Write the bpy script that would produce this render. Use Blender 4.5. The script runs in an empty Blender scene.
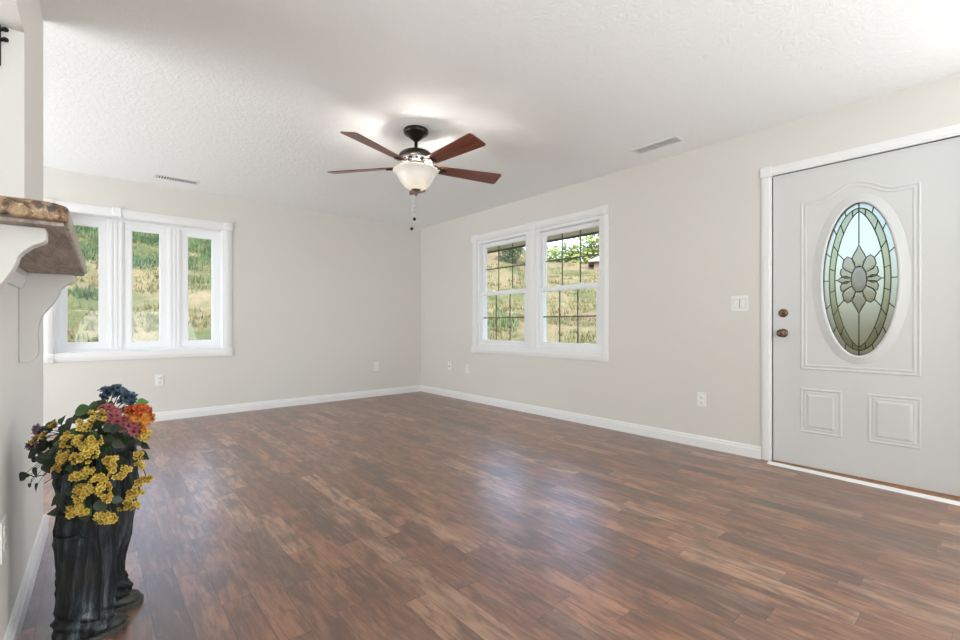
import bpy, bmesh, math, random
from mathutils import Vector, Matrix, noise, Euler
PI = math.pi
SC = bpy.context.scene
COL = SC.collection
random.seed(7)

# ------------------------------------------------------------------ camera, sky, sun, lights, exposure
EYE = 0.995
YAW = math.radians(40.85)
cam_d = bpy.data.cameras.new('camera'); cam = bpy.data.objects.new('camera', cam_d); COL.objects.link(cam)
cam.location = (0, 0, EYE); cam.rotation_euler = (PI/2, 0, -YAW)
cam_d.sensor_width = 36; cam_d.lens = 451/960*36; cam_d.shift_y = 5/960
cam_d.clip_start = 0.02; cam_d.clip_end = 400
SC.camera = cam

world = bpy.data.worlds.new('world'); SC.world = world; world.use_nodes = True
wt = world.node_tree; wt.nodes.clear()
sky = wt.nodes.new('ShaderNodeTexSky'); sky.sky_type = 'NISHITA'; sky.sun_disc = False
sky.sun_elevation = math.radians(48); sky.sun_rotation = math.radians(225); sky.dust_density = 4.5
bg = wt.nodes.new('ShaderNodeBackground'); bg.inputs[1].default_value = 0.95
wo = wt.nodes.new('ShaderNodeOutputWorld')
wt.links.new(sky.outputs[0], bg.inputs[0]); wt.links.new(bg.outputs[0], wo.inputs[0])

sun_d = bpy.data.lights.new('sun', 'SUN'); sun_d.energy = 0.7; sun_d.angle = 0.01; sun_d.color = (1, .95, .86)
sun = bpy.data.objects.new('sun', sun_d); COL.objects.link(sun)
sun.rotation_euler = Vector((0.55, 0.50, -0.85)).to_track_quat('-Z', 'Y').to_euler()

def area(name, loc, aim, sx, sy, power, color=(1, 1, 1)):
    d = bpy.data.lights.new(name, 'AREA'); d.shape = 'RECTANGLE'; d.size = sx; d.size_y = sy; d.energy = power; d.color = color
    o = bpy.data.objects.new(name, d); COL.objects.link(o); o.location = loc
    o.rotation_euler = Vector(aim).to_track_quat('-Z', 'Y').to_euler()
    return o
area('rear_fill', (1.4, -2.45, 1.35), (-0.05, 1, 0.25), 3.6, 1.9, 14, (.95, .98, 1))  # added fill light before the rear wall, which has no window
area('ceiling_fill', (0.5, -1.85, 0.95), (0.0, .55, 1), 3.0, 1.6, 66, (.90, .975, 1))  # added fill behind the camera, aimed up to brighten the ceiling
area('side_fill', (3.68, -0.75, 1.35), (-1, .40, -0.05), 1.5, 1.7, 34, (.95, .985, 1))  # added fill out of view at right, brightens the partition
area('dining_fill', (-3.1, 3.9, 0.8), (1, 0.0, 0.9), 3.0, 1.8, 122, (.91, .972, 1))  # unseen fill added on the dining side for the ceiling and left area

SC.view_settings.view_transform = 'Standard'; SC.view_settings.look = 'None'
SC.view_settings.gamma = 1; SC.view_settings.use_curve_mapping = False
SC.view_settings.exposure = 0.68
SC.cycles.use_denoising = True
SC.cycles.max_bounces = 10; SC.cycles.diffuse_bounces = 6; SC.cycles.transparent_max_bounces = 24

# ------------------------------------------------------------------ helpers
def lin(r, g, b):
    f = lambda v: (v/255/12.92) if v/255 <= .04045 else ((v/255+.055)/1.055)**2.4
    return (f(r), f(g), f(b), 1)

class NT:
    def __init__(s, name):
        s.m = bpy.data.materials.new(name); s.m.use_nodes = True; s.t = s.m.node_tree
        s.b = s.t.nodes['Principled BSDF']; s.out = s.t.nodes['Material Output']
    def n(s, typ, ins=None, **kw):
        nd = s.t.nodes.new(typ)
        for k, v in kw.items(): setattr(nd, k, v)
        for k, v in (ins or {}).items():
            if isinstance(v, bpy.types.NodeSocket): s.t.links.new(v, nd.inputs[k])
            else: nd.inputs[k].default_value = v
        return nd
    def math(s, op, a, b=0.0, c=0.0):
        return s.n('ShaderNodeMath', {0: a, 1: b, 2: c}, operation=op).outputs[0]
    def ramp(s, fac, stops, interp='LINEAR'):
        r = s.n('ShaderNodeValToRGB', {0: fac}); cr = r.color_ramp; cr.interpolation = interp
        while len(cr.elements) < len(stops): cr.elements.new(0.5)
        for e, (p, c) in zip(cr.elements, stops): e.position = p; e.color = c
        return r.outputs[0]
    def mix(s, fac, a, b, mode='MIX'):
        n = s.n('ShaderNodeMix', data_type='RGBA', blend_type=mode)
        for k, v in ((0, fac), (6, a), (7, b)):
            if isinstance(v, bpy.types.NodeSocket): s.t.links.new(v, n.inputs[k])
            else: n.inputs[k].default_value = v
        return n.outputs[2]
    def set(s, **kw):
        names = dict(color='Base Color', rough='Roughness', metal='Metallic', spec='Specular IOR Level', normal='Normal', trans='Transmission Weight',
                     ior='IOR', coat='Coat Weight', coat_rough='Coat Roughness', sheen='Sheen Weight')
        for k, v in kw.items():
            i = s.b.inputs[names[k]]
            if isinstance(v, bpy.types.NodeSocket): s.t.links.new(v, i)
            else: i.default_value = v
        return s
    def bump(s, h, strength=.2, dist=.01):
        s.set(normal=s.n('ShaderNodeBump', {'Height': h, 'Strength': strength, 'Distance': dist}).outputs[0]); return s
    def noise(s, vec, scale, detail=3, rough=.5, dist=0.0):
        return s.n('ShaderNodeTexNoise', {'Vector': vec, 'Scale': scale, 'Detail': detail, 'Roughness': rough, 'Distortion': dist}).outputs[0]
    def pos(s): return s.n('ShaderNodeNewGeometry').outputs['Position']
    def obj(s): return s.n('ShaderNodeTexCoord').outputs['Object']
    def mapv(s, vec, scale=(1, 1, 1)): return s.n('ShaderNodeMapping', {'Vector': vec, 'Scale': scale}).outputs[0]

M = {}
def plain(key, color, rough=.5, metal=0, var=.04, scale=30, bump=0, coat=0, spec=.5):
    t = NT(key); v = t.noise(t.obj(), scale)
    lo = tuple(c*(1-var) for c in color[:3])+(1,); hi = tuple(min(1, c*(1+var)) for c in color[:3])+(1,)
    t.set(color=t.ramp(v, [(.3, lo), (.7, hi)]), rough=rough, metal=metal, coat=coat, spec=spec)
    if bump: t.bump(v, bump, .004)
    M[key] = t.m; return t.m

def painted(key, color, rough=.6, scale=140, bump=.05):
    t = NT(key); p = t.pos(); v = t.noise(p, scale, 4); w = t.noise(p, .7, 2)
    t.set(color=t.mix(w, tuple(c*.985 for c in color[:3])+(1,), color), rough=rough, spec=.3).bump(v, bump, .003)
    M[key] = t.m; return t.m

painted('wall_paint', (.690, .668, .628, 1), .7)
painted('partition_paint', (.82, .805, .765, 1), .6)
painted('corbel_shaded', (.58, .565, .53, 1), .6)  # cream paint darkened, the corbels' shade is put into the colour
painted('white_trim', (.80, .80, .80, 1), .32, 60, .02)
painted('door_white', (.63, .635, .63, 1), .38, 90, .04)
plain('vinyl', (.82, .83, .84, 1), .3, var=.01)
plain('plate_white', (.80, .80, .78, 1), .35, var=.01)
plain('slot_dark', (.03, .03, .03, 1), .6)
plain('vent_white', (.74, .74, .73, 1), .45, var=.01)
plain('vent_dark', (.09, .09, .09, 1), .7)
plain('vent_grey', (.74, .74, .74, 1), .7)
plain('grid_dark', (.085, .08, .07, 1), .45)
plain('bronze', (.035, .028, .022, 1), .32, .7, .2)
plain('knob_bronze', (.17, .115, .08, 1), .33, .85, .25, 60)
plain('chrome', (.72, .70, .70, 1), .16, 1.0, .03)
plain('black_iron', (.012, .011, .01, 1), .5, .4)
plain('soil', (.02, .016, .012, 1), .9, bump=.6, scale=80)
plain('siding', (.68, .62, .48, 1), .7)
plain('soffit', (.80, .72, .55, 1), .7)
plain('fascia', (.12, .085, .055, 1), .6)
plain('bark', (.10, .075, .055, 1), .9, var=.3, scale=12, bump=.5)
plain('roof_grey', (.22, .21, .215, 1), .8, var=.2)
plain('oak_threshold', (.27, .115, .042, 1), .4, var=.25, scale=18)
plain('lead', (.07, .07, .06, 1), .4, .7, .1)
plain('gap_grey', (.42, .42, .41, 1), .6)
plain('gap_dark', (.02, .02, .02, 1), .9)

# textured ceiling
t = NT('ceiling_texture'); p = t.pos()
a1 = t.noise(p, 26, 5, .62, 1.2); a2 = t.noise(p, 95, 3)
h = t.math('ADD', t.ramp(a1, [(.42, (0, 0, 0, 1)), (.62, (1, 1, 1, 1))]), t.math('MULTIPLY', a2, .35))
t.set(color=(.875, .885, .885, 1), rough=.85, spec=.1).bump(h, .30, .006); M['ceiling'] = t.m

# laminate floor
t = NT('laminate_floor'); p = t.pos(); s = t.n('ShaderNodeSeparateXYZ', {0: p})
W = .098
sx = t.math('DIVIDE', t.math('ADD', s.outputs[0], 20.03), W); row = t.math('FLOOR', sx); fx = t.math('FRACT', sx)
r1 = t.n('ShaderNodeTexWhiteNoise', {'W': row}, noise_dimensions='1D').outputs[0]
ln = t.math('MULTIPLY_ADD', t.n('ShaderNodeTexWhiteNoise', {'W': t.math('ADD', row, 77.7)}, noise_dimensions='1D').outputs[0], .35, .42)
sy = t.math('DIVIDE', t.math('ADD', t.math('ADD', s.outputs[1], 30.0), t.math('MULTIPLY', r1, 3.1)), ln)
pc = t.math('FLOOR', sy); fy = t.math('FRACT', sy)
cell = t.n('ShaderNodeCombineXYZ', {0: row, 1: pc, 2: 0.0}).outputs[0]
wn = t.n('ShaderNodeTexWhiteNoise', {'Vector': cell}, noise_dimensions='3D')
rv, rc = wn.outputs[0], wn.outputs[1]
shift = t.n('ShaderNodeVectorMath', {0: p, 1: t.n('ShaderNodeVectorMath', {0: rc, 'Scale': 9.0}, operation='SCALE').outputs[0]}, operation='ADD').outputs[0]
grain = t.noise(t.mapv(shift, (46, 6.0, 1)), 1.0, 7, .66, .5)
blot = t.noise(t.mapv(shift, (11, 4.2, 1)), 1.0, 5, .6, .7)
base = t.ramp(rv, [(0, lin(100, 76, 62)), (.16, lin(150, 100, 74)), (.34, lin(134, 94, 73)), (.52, lin(164, 115, 87)), (.68, lin(118, 88, 72)), (.84, lin(184, 140, 112)), (1, lin(90, 72, 64))])
c1 = t.mix(t.ramp(blot, [(.42, (0, 0, 0, 1)), (.64, (.7, .7, .7, 1))]), t.mix(1.0, base, (1.04, 1.05, 1.05, 1), 'MULTIPLY'), lin(80, 63, 56))
c2 = t.mix(t.ramp(grain, [(.38, (.7, .7, .7, 1)), (.54, (0, 0, 0, 1))]), c1, lin(92, 64, 50))
c3 = t.mix(t.ramp(grain, [(.56, (0, 0, 0, 1)), (.76, (.5, .5, .5, 1))]), c2, lin(188, 150, 124))
ex = t.math('LESS_THAN', t.math('MINIMUM', fx, t.math('SUBTRACT', 1.0, fx)), .012)
ey = t.math('LESS_THAN', t.math('MULTIPLY', t.math('MINIMUM', fy, t.math('SUBTRACT', 1.0, fy)), ln), .0012)
seam = t.math('MAXIMUM', ex, ey)
c4 = t.mix(t.math('MULTIPLY', seam, .5), c3, lin(52, 38, 32))
t.set(color=c4, rough=.37, spec=.85, coat=.45, coat_rough=.30)
t.bump(t.math('SUBTRACT', t.math('MULTIPLY', grain, .35), seam), .12, .002); M['floor'] = t.m

# thin clear window glass
t = NT('window_glass')
tr = t.n('ShaderNodeBsdfTransparent', {0: (.97, .985, .98, 1)}); gl = t.n('ShaderNodeBsdfGlossy', {0: (1, 1, 1, 1), 'Roughness': .02})
lw = t.n('ShaderNodeLayerWeight', {0: .5}); fr = t.math('MULTIPLY_ADD', t.math('POWER', lw.outputs['Facing'], 5.0), .6, .015)
mx = t.n('ShaderNodeMixShader', {0: fr, 1: tr.outputs[0], 2: gl.outputs[0]}); t.t.links.new(mx.outputs[0], t.out.inputs[0]); M['glass'] = t.m

def art_glass(key, color, rough, bs, bscale, clear=.0):
    t = NT(key); v = t.noise(t.obj(), bscale, 3)
    t.set(color=color, rough=rough, trans=1.0, ior=1.12, spec=.5).bump(v, bs, .004)
    if clear:
        tr = t.n('ShaderNodeBsdfTransparent', {0: color})
        mx = t.n('ShaderNodeMixShader', {0: clear, 1: t.b.outputs[0], 2: tr.outputs[0]}); t.t.links.new(mx.outputs[0], t.out.inputs[0])
    M[key] = t.m
art_glass('frosted_glass', (.31, .30, .255, 1), .55, .35, 160, .12)
art_glass('bevel_glass', (.37, .37, .22, 1), .35, .5, 90, .1)
art_glass('border_glass', (.74, .75, .70, 1), .5, .2, 120, .1)
art_glass('petal_glass', (.34, .30, .23, 1), .22, .8, 60, .1)
art_glass('medallion_glass', (.24, .20, .18, 1), .35, .9, 130, .1)

# granite
t = NT('granite'); o = t.obj()
vo = t.n('ShaderNodeTexVoronoi', {'Vector': o, 'Scale': 48.0}); na = t.noise(o, 34, 6, .75, 1.0); nb = t.noise(o, 110, 3)
g = t.ramp(na, [(.30, lin(40, 30, 26)), (.42, lin(78, 52, 38)), (.52, lin(140, 110, 78)), (.66, lin(172, 146, 112)), (.8, lin(96, 66, 50))])
g = t.mix(t.ramp(vo.outputs['Distance'], [(.26, (.92, .92, .92, 1)), (.42, (0, 0, 0, 1))]), g, lin(30, 22, 20))
g = t.mix(t.ramp(nb, [(.6, (0, 0, 0, 1)), (.7, (.6, .6, .6, 1))]), g, lin(210, 188, 150))
t.set(color=g, rough=.28); M['granite'] = t.m
# plywood underside
t = NT('plywood'); o = t.obj(); n1 = t.noise(t.mapv(o, (60, 6, 60)), 1.0, 6, .65, .6)
t.set(color=t.ramp(n1, [(.3, lin(120, 108, 98)), (.5, lin(160, 146, 136)), (.72, lin(184, 170, 160))]), rough=.8); M['plywood'] = t.m
# fan wood
def wood(key, a, b, c, rough=.3):
    t = NT(key); n1 = t.noise(t.mapv(t.obj(), (4, 55, 55)), 1.0, 6, .65, .7)
    t.set(color=t.ramp(n1, [(.3, a), (.5, b), (.72, c)]), rough=rough, coat=.25, coat_rough=.25); M[key] = t.m
wood('blade_wood', lin(66, 31, 22), lin(116, 58, 38), lin(150, 88, 60))
# lamp bowl
t = NT('bowl_glass'); v = t.noise(t.obj(), 9, 3, .5, 1.0)
df = t.n('ShaderNodeBsdfDiffuse', {0: t.ramp(v, [(.3, (.82, .80, .77, 1)), (.7, (.9, .89, .87, 1))])})
tl = t.n('ShaderNodeBsdfTranslucent', {0: (.42, .40, .37, 1)}); gs = t.n('ShaderNodeBsdfGlossy', {'Roughness': .15})
m1 = t.n('ShaderNodeMixShader', {0: .5, 1: df.outputs[0], 2: tl.outputs[0]}); m1.inputs[0].default_value = .30; m2 = t.n('ShaderNodeMixShader', {0: .05, 1: m1.outputs[0], 2: gs.outputs[0]})
t.t.links.new(m2.outputs[0], t.out.inputs[0]); M['bowl'] = t.m
# denim resin
t = NT('denim_resin'); o = t.obj(); wear = t.n('ShaderNodeAttribute', attribute_name='wear').outputs['Fac']; n1 = t.math('ADD', t.noise(t.mapv(o, (60, 60, 9)), 1.0, 6, .7, .8), t.math('MULTIPLY', wear, .26)); n2 = t.noise(o, 9, 4); n3 = t.noise(o, 300, 2)
c = t.ramp(n1, [(.36, lin(14, 16, 18)), (.50, lin(30, 34, 38)), (.64, lin(60, 69, 75)), (.80, lin(124, 134, 140))])
c = t.mix(t.ramp(n2, [(.45, (0, 0, 0, 1)), (.75, (.6, .6, .6, 1))]), c, lin(50, 47, 38))
t.set(color=c, rough=.5, spec=.25).bump(t.math('ADD', n1, t.math('MULTIPLY', n3, .25)), .5, .006); M['denim'] = t.m
t = NT('shoe_leather'); o = t.obj(); n1 = t.noise(o, 60, 5)
t.set(color=t.ramp(n1, [(.35, lin(20, 19, 18)), (.6, lin(52, 50, 44)), (.8, lin(92, 90, 80))]), rough=.5).bump(n1, .5, .004); M['shoe'] = t.m
plain('sole', lin(66, 66, 63), .6, var=.3)
# petals and leaves
def petal(key, inner, outer, rough=.6):
    t = NT(key); g = t.n('ShaderNodeTexGradient', {0: t.mapv(t.obj(), (70, 70, 70))}, gradient_type='SPHERICAL').outputs[0]
    t.set(color=t.ramp(g, [(0, outer), (.45, outer), (.8, inner)]), rough=rough, spec=.2)
    M[key] = t.m
petal('petal_yellow', lin(150, 118, 36), lin(216, 192, 96))
petal('petal_gold', lin(138, 102, 30), lin(194, 162, 76))
petal('petal_mauve', lin(88, 36, 48), lin(152, 84, 88))
petal('petal_purple', lin(60, 44, 60), lin(112, 92, 112))
petal('petal_orange', lin(160, 88, 30), lin(204, 134, 62))
petal('petal_flame', lin(142, 58, 24), lin(194, 92, 48))
petal('petal_blue', lin(36, 46, 58), lin(74, 90, 106))
plain('leaf_dark', lin(38, 50, 32), .45, var=.35, scale=60)
plain('leaf_mid', lin(62, 92, 46), .45, var=.3, scale=60)
plain('leaf_light', lin(96, 146, 66), .45, var=.2, scale=60)
plain('stem_green', lin(42, 52, 36), .6)

# outdoor ground: dry grass, dirt, greener patches
t = NT('hillside'); p = t.pos(); n1 = t.noise(p, .5, 6, .65); n2 = t.noise(p, 3.2, 6, .7); n3 = t.noise(p, .17, 3); n4 = t.noise(p, 14, 4, .7)
c = t.ramp(n2, [(.3, lin(63, 67, 42)), (.45, lin(84, 82, 59)), (.56, lin(98, 90, 71)), (.7, lin(104, 94, 80)), (.8, lin(66, 73, 42))])
c = t.mix(t.ramp(n1, [(.44, (0, 0, 0, 1)), (.6, (.85, .85, .85, 1))]), c, t.ramp(n4, [(.3, lin(38, 54, 33)), (.7, lin(71, 80, 50))]))
c = t.mix(t.ramp(n3, [(.5, (0, 0, 0, 1)), (.62, (.55, .55, .55, 1))]), c, lin(98, 80, 70))
t.set(color=c, rough=.95, spec=.05).bump(n4, .8, .1); M['hill'] = t.m
def leafy(key, a, b):
    t = NT(key); w = t.n('ShaderNodeTexWhiteNoise', {'Vector': t.n('ShaderNodeVectorMath', {0: t.pos(), 1: (2.5, 2.5, 2.5)}, operation='MULTIPLY').outputs[0]})
    v = t.noise(t.pos(), 1.6, 4)
    df = t.n('ShaderNodeBsdfDiffuse', {0: t.ramp(v, [(.35, a), (.65, b)])}); tl = t.n('ShaderNodeBsdfTranslucent', {0: b})
    mx = t.n('ShaderNodeMixShader', {0: .3, 1: df.outputs[0], 2: tl.outputs[0]}); t.t.links.new(mx.outputs[0], t.out.inputs[0]); M[key] = t.m
leafy('grass', lin(64, 72, 41), lin(100, 97, 68))
leafy('weed', lin(50, 71, 52), lin(90, 104, 72))
leafy('tree_pale', lin(82, 100, 55), lin(124, 133, 86))
leafy('tree_dark', lin(29, 48, 36), lin(62, 82, 61))

# ---- mesh builder
class MB:
    def __init__(s): s.v = []; s.f = []; s.sm = []
    def add(s, vs, fs, smooth=False):
        k = len(s.v); s.v += [tuple(v) for v in vs]; s.f += [tuple(i+k for i in f) for f in fs]; s.sm += [smooth]*len(fs); return s
    def box(s, a, b, bev=0.0):
        (x0, y0, z0), (x1, y1, z1) = [tuple(min(p, q) for p, q in zip(a, b)), tuple(max(p, q) for p, q in zip(a, b))]
        if bev <= 0:
            vs = [(x, y, z) for z in (z0, z1) for y in (y0, y1) for x in (x0, x1)]
            return s.add(vs, [(0, 2, 3, 1), (4, 5, 7, 6), (0, 1, 5, 4), (2, 6, 7, 3), (0, 4, 6, 2), (1, 3, 7, 5)])
        bm = bmesh.new(); bmesh.ops.create_cube(bm, size=1)
        for v in bm.verts: v.co = Vector(((x0+x1)/2+v.co.x*(x1-x0), (y0+y1)/2+v.co.y*(y1-y0), (z0+z1)/2+v.co.z*(z1-z0)))
        bmesh.ops.bevel(bm, geom=bm.edges[:], offset=bev, segments=2, affect='EDGES', profile=.6)
        return s.bm(bm)
    def bm(s, bm, mat=None, smooth=False):
        bm.verts.index_update()
        vs = [(mat @ v.co if mat else v.co.copy()) for v in bm.verts]; fs = [[v.index for v in f.verts] for f in bm.faces]; bm.free(); return s.add(vs, fs, smooth)
    def lathe(s, prof, c=(0, 0, 0), n=32, axis='Z', smooth=True, arc=None):
        k = len(prof); vs = []
        for i in range(n):
            a = 2*PI*i/n; ca, sa = math.cos(a), math.sin(a)
            for r, z in prof:
                p = (r*ca, r*sa, z)
                if axis == 'X': p = (z, r*ca, r*sa)
                elif axis == '-X': p = (-z, r*ca, -r*sa)
                elif axis == 'Y': p = (r*sa, z, r*ca)
                vs.append((c[0]+p[0], c[1]+p[1], c[2]+p[2]))
        fs = [(i*k+j, ((i+1) % n)*k+j, ((i+1) % n)*k+j+1, i*k+j+1) for i in range(n) for j in range(k-1)]
        return s.add(vs, fs, smooth)
    def tube(s, pts, r, n=8, closed=False, smooth=True):
        pts = [Vector(p) for p in pts]; m = len(pts); rr = r if isinstance(r, (list, tuple)) else [r]*m
        vs = []; up = None
        for i, p in enumerate(pts):
            if closed: tg = pts[(i+1) % m]-pts[i-1]
            else: tg = pts[min(i+1, m-1)]-pts[max(i-1, 0)]
            tg = tg.normalized() if tg.length > 1e-9 else Vector((0, 0, 1))
            if up is None: up = tg.orthogonal().normalized()
            up = (up-tg*up.dot(tg)); up = up.normalized() if up.length > 1e-6 else tg.orthogonal().normalized()
            sd = tg.cross(up)
            for j in range(n):
                a = 2*PI*j/n; vs.append(p+(up*math.cos(a)+sd*math.sin(a))*rr[i])
        e = m if closed else m-1
        fs = [(i*n+j, i*n+(j+1) % n, ((i+1) % m)*n+(j+1) % n, ((i+1) % m)*n+j) for i in range(e) for j in range(n)]
        if not closed: fs += [tuple(range(n-1, -1, -1)), tuple(range((m-1)*n, m*n))]
        return s.add(vs, fs, smooth)
    def prism(s, poly, fn, a, b):
        """extrude polygon of (u,v) between depths a and b; fn(u,v,d)->xyz"""
        n = len(poly); vs = [fn(u, v, a) for u, v in poly]+[fn(u, v, b) for u, v in poly]
        return s.add(vs, [tuple(range(n-1, -1, -1)), tuple(range(n, 2*n))]+[(i, (i+1) % n, n+(i+1) % n, n+i) for i in range(n)])
    def sweep(s, path, prof, fn, smooth=False):
        """closed 2-D path, profile of (offset outward, height); fn(u,v,h)->xyz"""
        n = len(path); k = len(prof); vs = []
        area2 = sum(path[i][0]*path[(i+1) % n][1]-path[(i+1) % n][0]*path[i][1] for i in range(n)); sg = 1 if area2 > 0 else -1
        for i in range(n):
            a = Vector(path[i-1]); b = Vector(path[i]); c = Vector(path[(i+1) % n])
            d1 = (b-a).normalized(); d2 = (c-b).normalized()
            n1 = Vector((d1.y, -d1.x))*sg; n2 = Vector((d2.y, -d2.x))*sg; m = n1+n2
            m = m/max(.3, m.dot(n1))
            for o, h_ in prof: q = b+m*o; vs.append(fn(q.x, q.y, h_))
        fs = [(i*k+j, ((i+1) % n)*k+j, ((i+1) % n)*k+j+1, i*k+j+1) for i in range(n) for j in range(k-1)]
        return s.add(vs, fs, smooth)
    def loft(s, rings, smooth=True, cap=True):
        n = len(rings[0]); vs = [p for r in rings for p in r]
        fs = [(i*n+j, i*n+(j+1) % n, (i+1)*n+(j+1) % n, (i+1)*n+j) for i in range(len(rings)-1) for j in range(n)]
        if cap: fs += [tuple(range(n-1, -1, -1)), tuple(range((len(rings)-1)*n, len(rings)*n))]
        return s.add(vs, fs, smooth)
    def mesh(s, name):
        me = bpy.data.meshes.new(name); me.from_pydata([tuple(v) for v in s.v], [], s.f)
        me.polygons.foreach_set('use_smooth', s.sm)
        bm = bmesh.new(); bm.from_mesh(me); bmesh.ops.recalc_face_normals(bm, faces=bm.faces[:]); bm.to_mesh(me); bm.free(); me.update()
        return me
    def build(s, name, mat, parent=None, recalc=True):
        me = s.mesh(name); me.materials.append(M[mat]); o = bpy.data.objects.new(name, me); COL.objects.link(o)
        if parent: o.parent = parent
        return o

def tag(o, label=None, cat=None, group=None, kind=None):
    for k, v in (('label', label), ('category', cat), ('group', group), ('kind', kind)):
        if v: o[k] = v
    return o
def empty(name, loc=(0, 0, 0), rz=0, **kw):
    o = bpy.data.objects.new(name, None); COL.objects.link(o); o.location = loc; o.rotation_euler = (0, 0, rz); o.empty_display_size = .05
    return tag(o, **kw)
def struct(o, label, cat): return tag(o, label, cat, None, 'structure')

# ------------------------------------------------------------------ room shell
XW, YW, H = 3.77, 5.715, 2.44
XL, YR = -3.4, -2.6
TH = .15
# right wall: window opening and door opening
w = MB(); x0, x1 = XW, XW+TH; yA, yB = YR-TH, YW
wy0, wy1, wz0, wz1 = 2.545, 4.415, .722, 2.068
dy0, dy1, dz1 = .108, 1.108, 2.092
w.box((x0, yA, 0), (x1, dy0, H)); w.box((x0, dy0, dz1), (x1, dy1, H)); w.box((x0, dy1, 0), (x1, wy0, H))
w.box((x0, wy0, 0), (x1, wy1, wz0)); w.box((x0, wy0, wz1), (x1, wy1, H)); w.box((x0, wy1, 0), (x1, yB, H))
struct(w.build('wall_right', 'wall_paint'), 'beige painted wall with the double window and the front door', 'wall')
# back wall
w = MB(); bx0, bx1, bz0, bz1 = -.257, 1.140, .722, 2.073; TB = .21
w.box((XL-TH, YW, 0), (bx0, YW+TB, H)); w.box((bx0, YW, 0), (bx1, YW+TB, bz0)); w.box((bx0, YW, bz1), (bx1, YW+TB, H)); w.box((bx1, YW, 0), (XW+TH, YW+TB, H))
struct(w.build('wall_back', 'wall_paint'), 'beige painted far wall with the three-pane window', 'wall')
struct(MB().box((XL-TH, YR-TH, 0), (XW+TH, YR, H)).build('wall_rear', 'wall_paint'), 'beige wall behind the camera', 'wall')
struct(MB().box((XL-TH, YR, 0), (XL, YW, H)).build('wall_side', 'wall_paint'), 'beige outer wall of the kitchen side', 'wall')
struct(MB().box((XL-TH, YR-TH, -.1), (XW+TH, YW+TB, 0)).build('floor', 'floor'), 'brown wood-look laminate plank floor', 'floor')
struct(MB().box((XL-TH-.05, YR-TH-.05, H), (XW+TH+.02, YW+TB+.02, H+.12)).build('ceiling', 'ceiling'), 'white stipple textured ceiling', 'ceiling')

# left partition, in its own slightly turned frame
RL = -math.radians(1.11)
CR, SR = math.cos(RL), math.sin(RL)
def P(x, y, z): return (x*CR-y*SR, x*SR+y*CR, z)
PX, PT, PE, OE, OS, OT, SLZ = -.225, .13, 2.97, 2.317, .95, 2.056, 1.182
w = MB()
w.box((PX-PT, YR+.02, 0), (PX, OS, H)); w.box((PX-PT, OS, 0), (PX, OE, SLZ-.008)); w.box((PX-PT, OS, OT), (PX, OE, H)); w.box((PX-PT, OE, 0), (PX, PE, H))
o = w.build('wall_left', 'partition_paint'); o.rotation_euler.z = RL
struct(o, 'cream partition wall at left with a serving opening above the granite bar', 'wall')

# baseboards
def base_prof(mb, a, b, out):
    """straight baseboard from a to b on the floor, out = unit vector into the room"""
    a = Vector(a); b = Vector(b); o = Vector(out)
    prof = [(0, 0), (.016, 0), (.016, .062), (.011, .072), (.011, .082), (.005, .092), (0, .092)]
    vs = [(*(p+o*d).to_2d(), z) for p in (a, b) for d, z in prof]; n = len(prof)
    mb.add(vs, [tuple(range(n)), tuple(range(2*n-1, n-1, -1))]+[(i, (i+1) % n, n+(i+1) % n, n+i) for i in range(n)])
b = MB(); base_prof(b, (XW, 1.165, 0), (XW, YW, 0), (-1, 0, 0)); base_prof(b, (XW, YR, 0), (XW, .06, 0), (-1, 0, 0))
struct(b.build('baseboard_right', 'white_trim'), 'white baseboard along the window and door wall', 'baseboard')
b = MB(); base_prof(b, (XL, YW, 0), (XW-.016, YW, 0), (0, -1, 0))
struct(b.build('baseboard_back', 'white_trim'), 'white baseboard along the far wall', 'baseboard')
b = MB(); base_prof(b, (PX, YR+.1, 0), (PX, PE, 0), (1, 0, 0)); base_prof(b, (PX-PT, PE, 0), (PX+.016, PE, 0), (0, 1, 0))
o = b.build('baseboard_left', 'white_trim'); o.rotation_euler.z = RL
struct(o, 'white baseboard along the partition wall beside the planter', 'baseboard')

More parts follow.
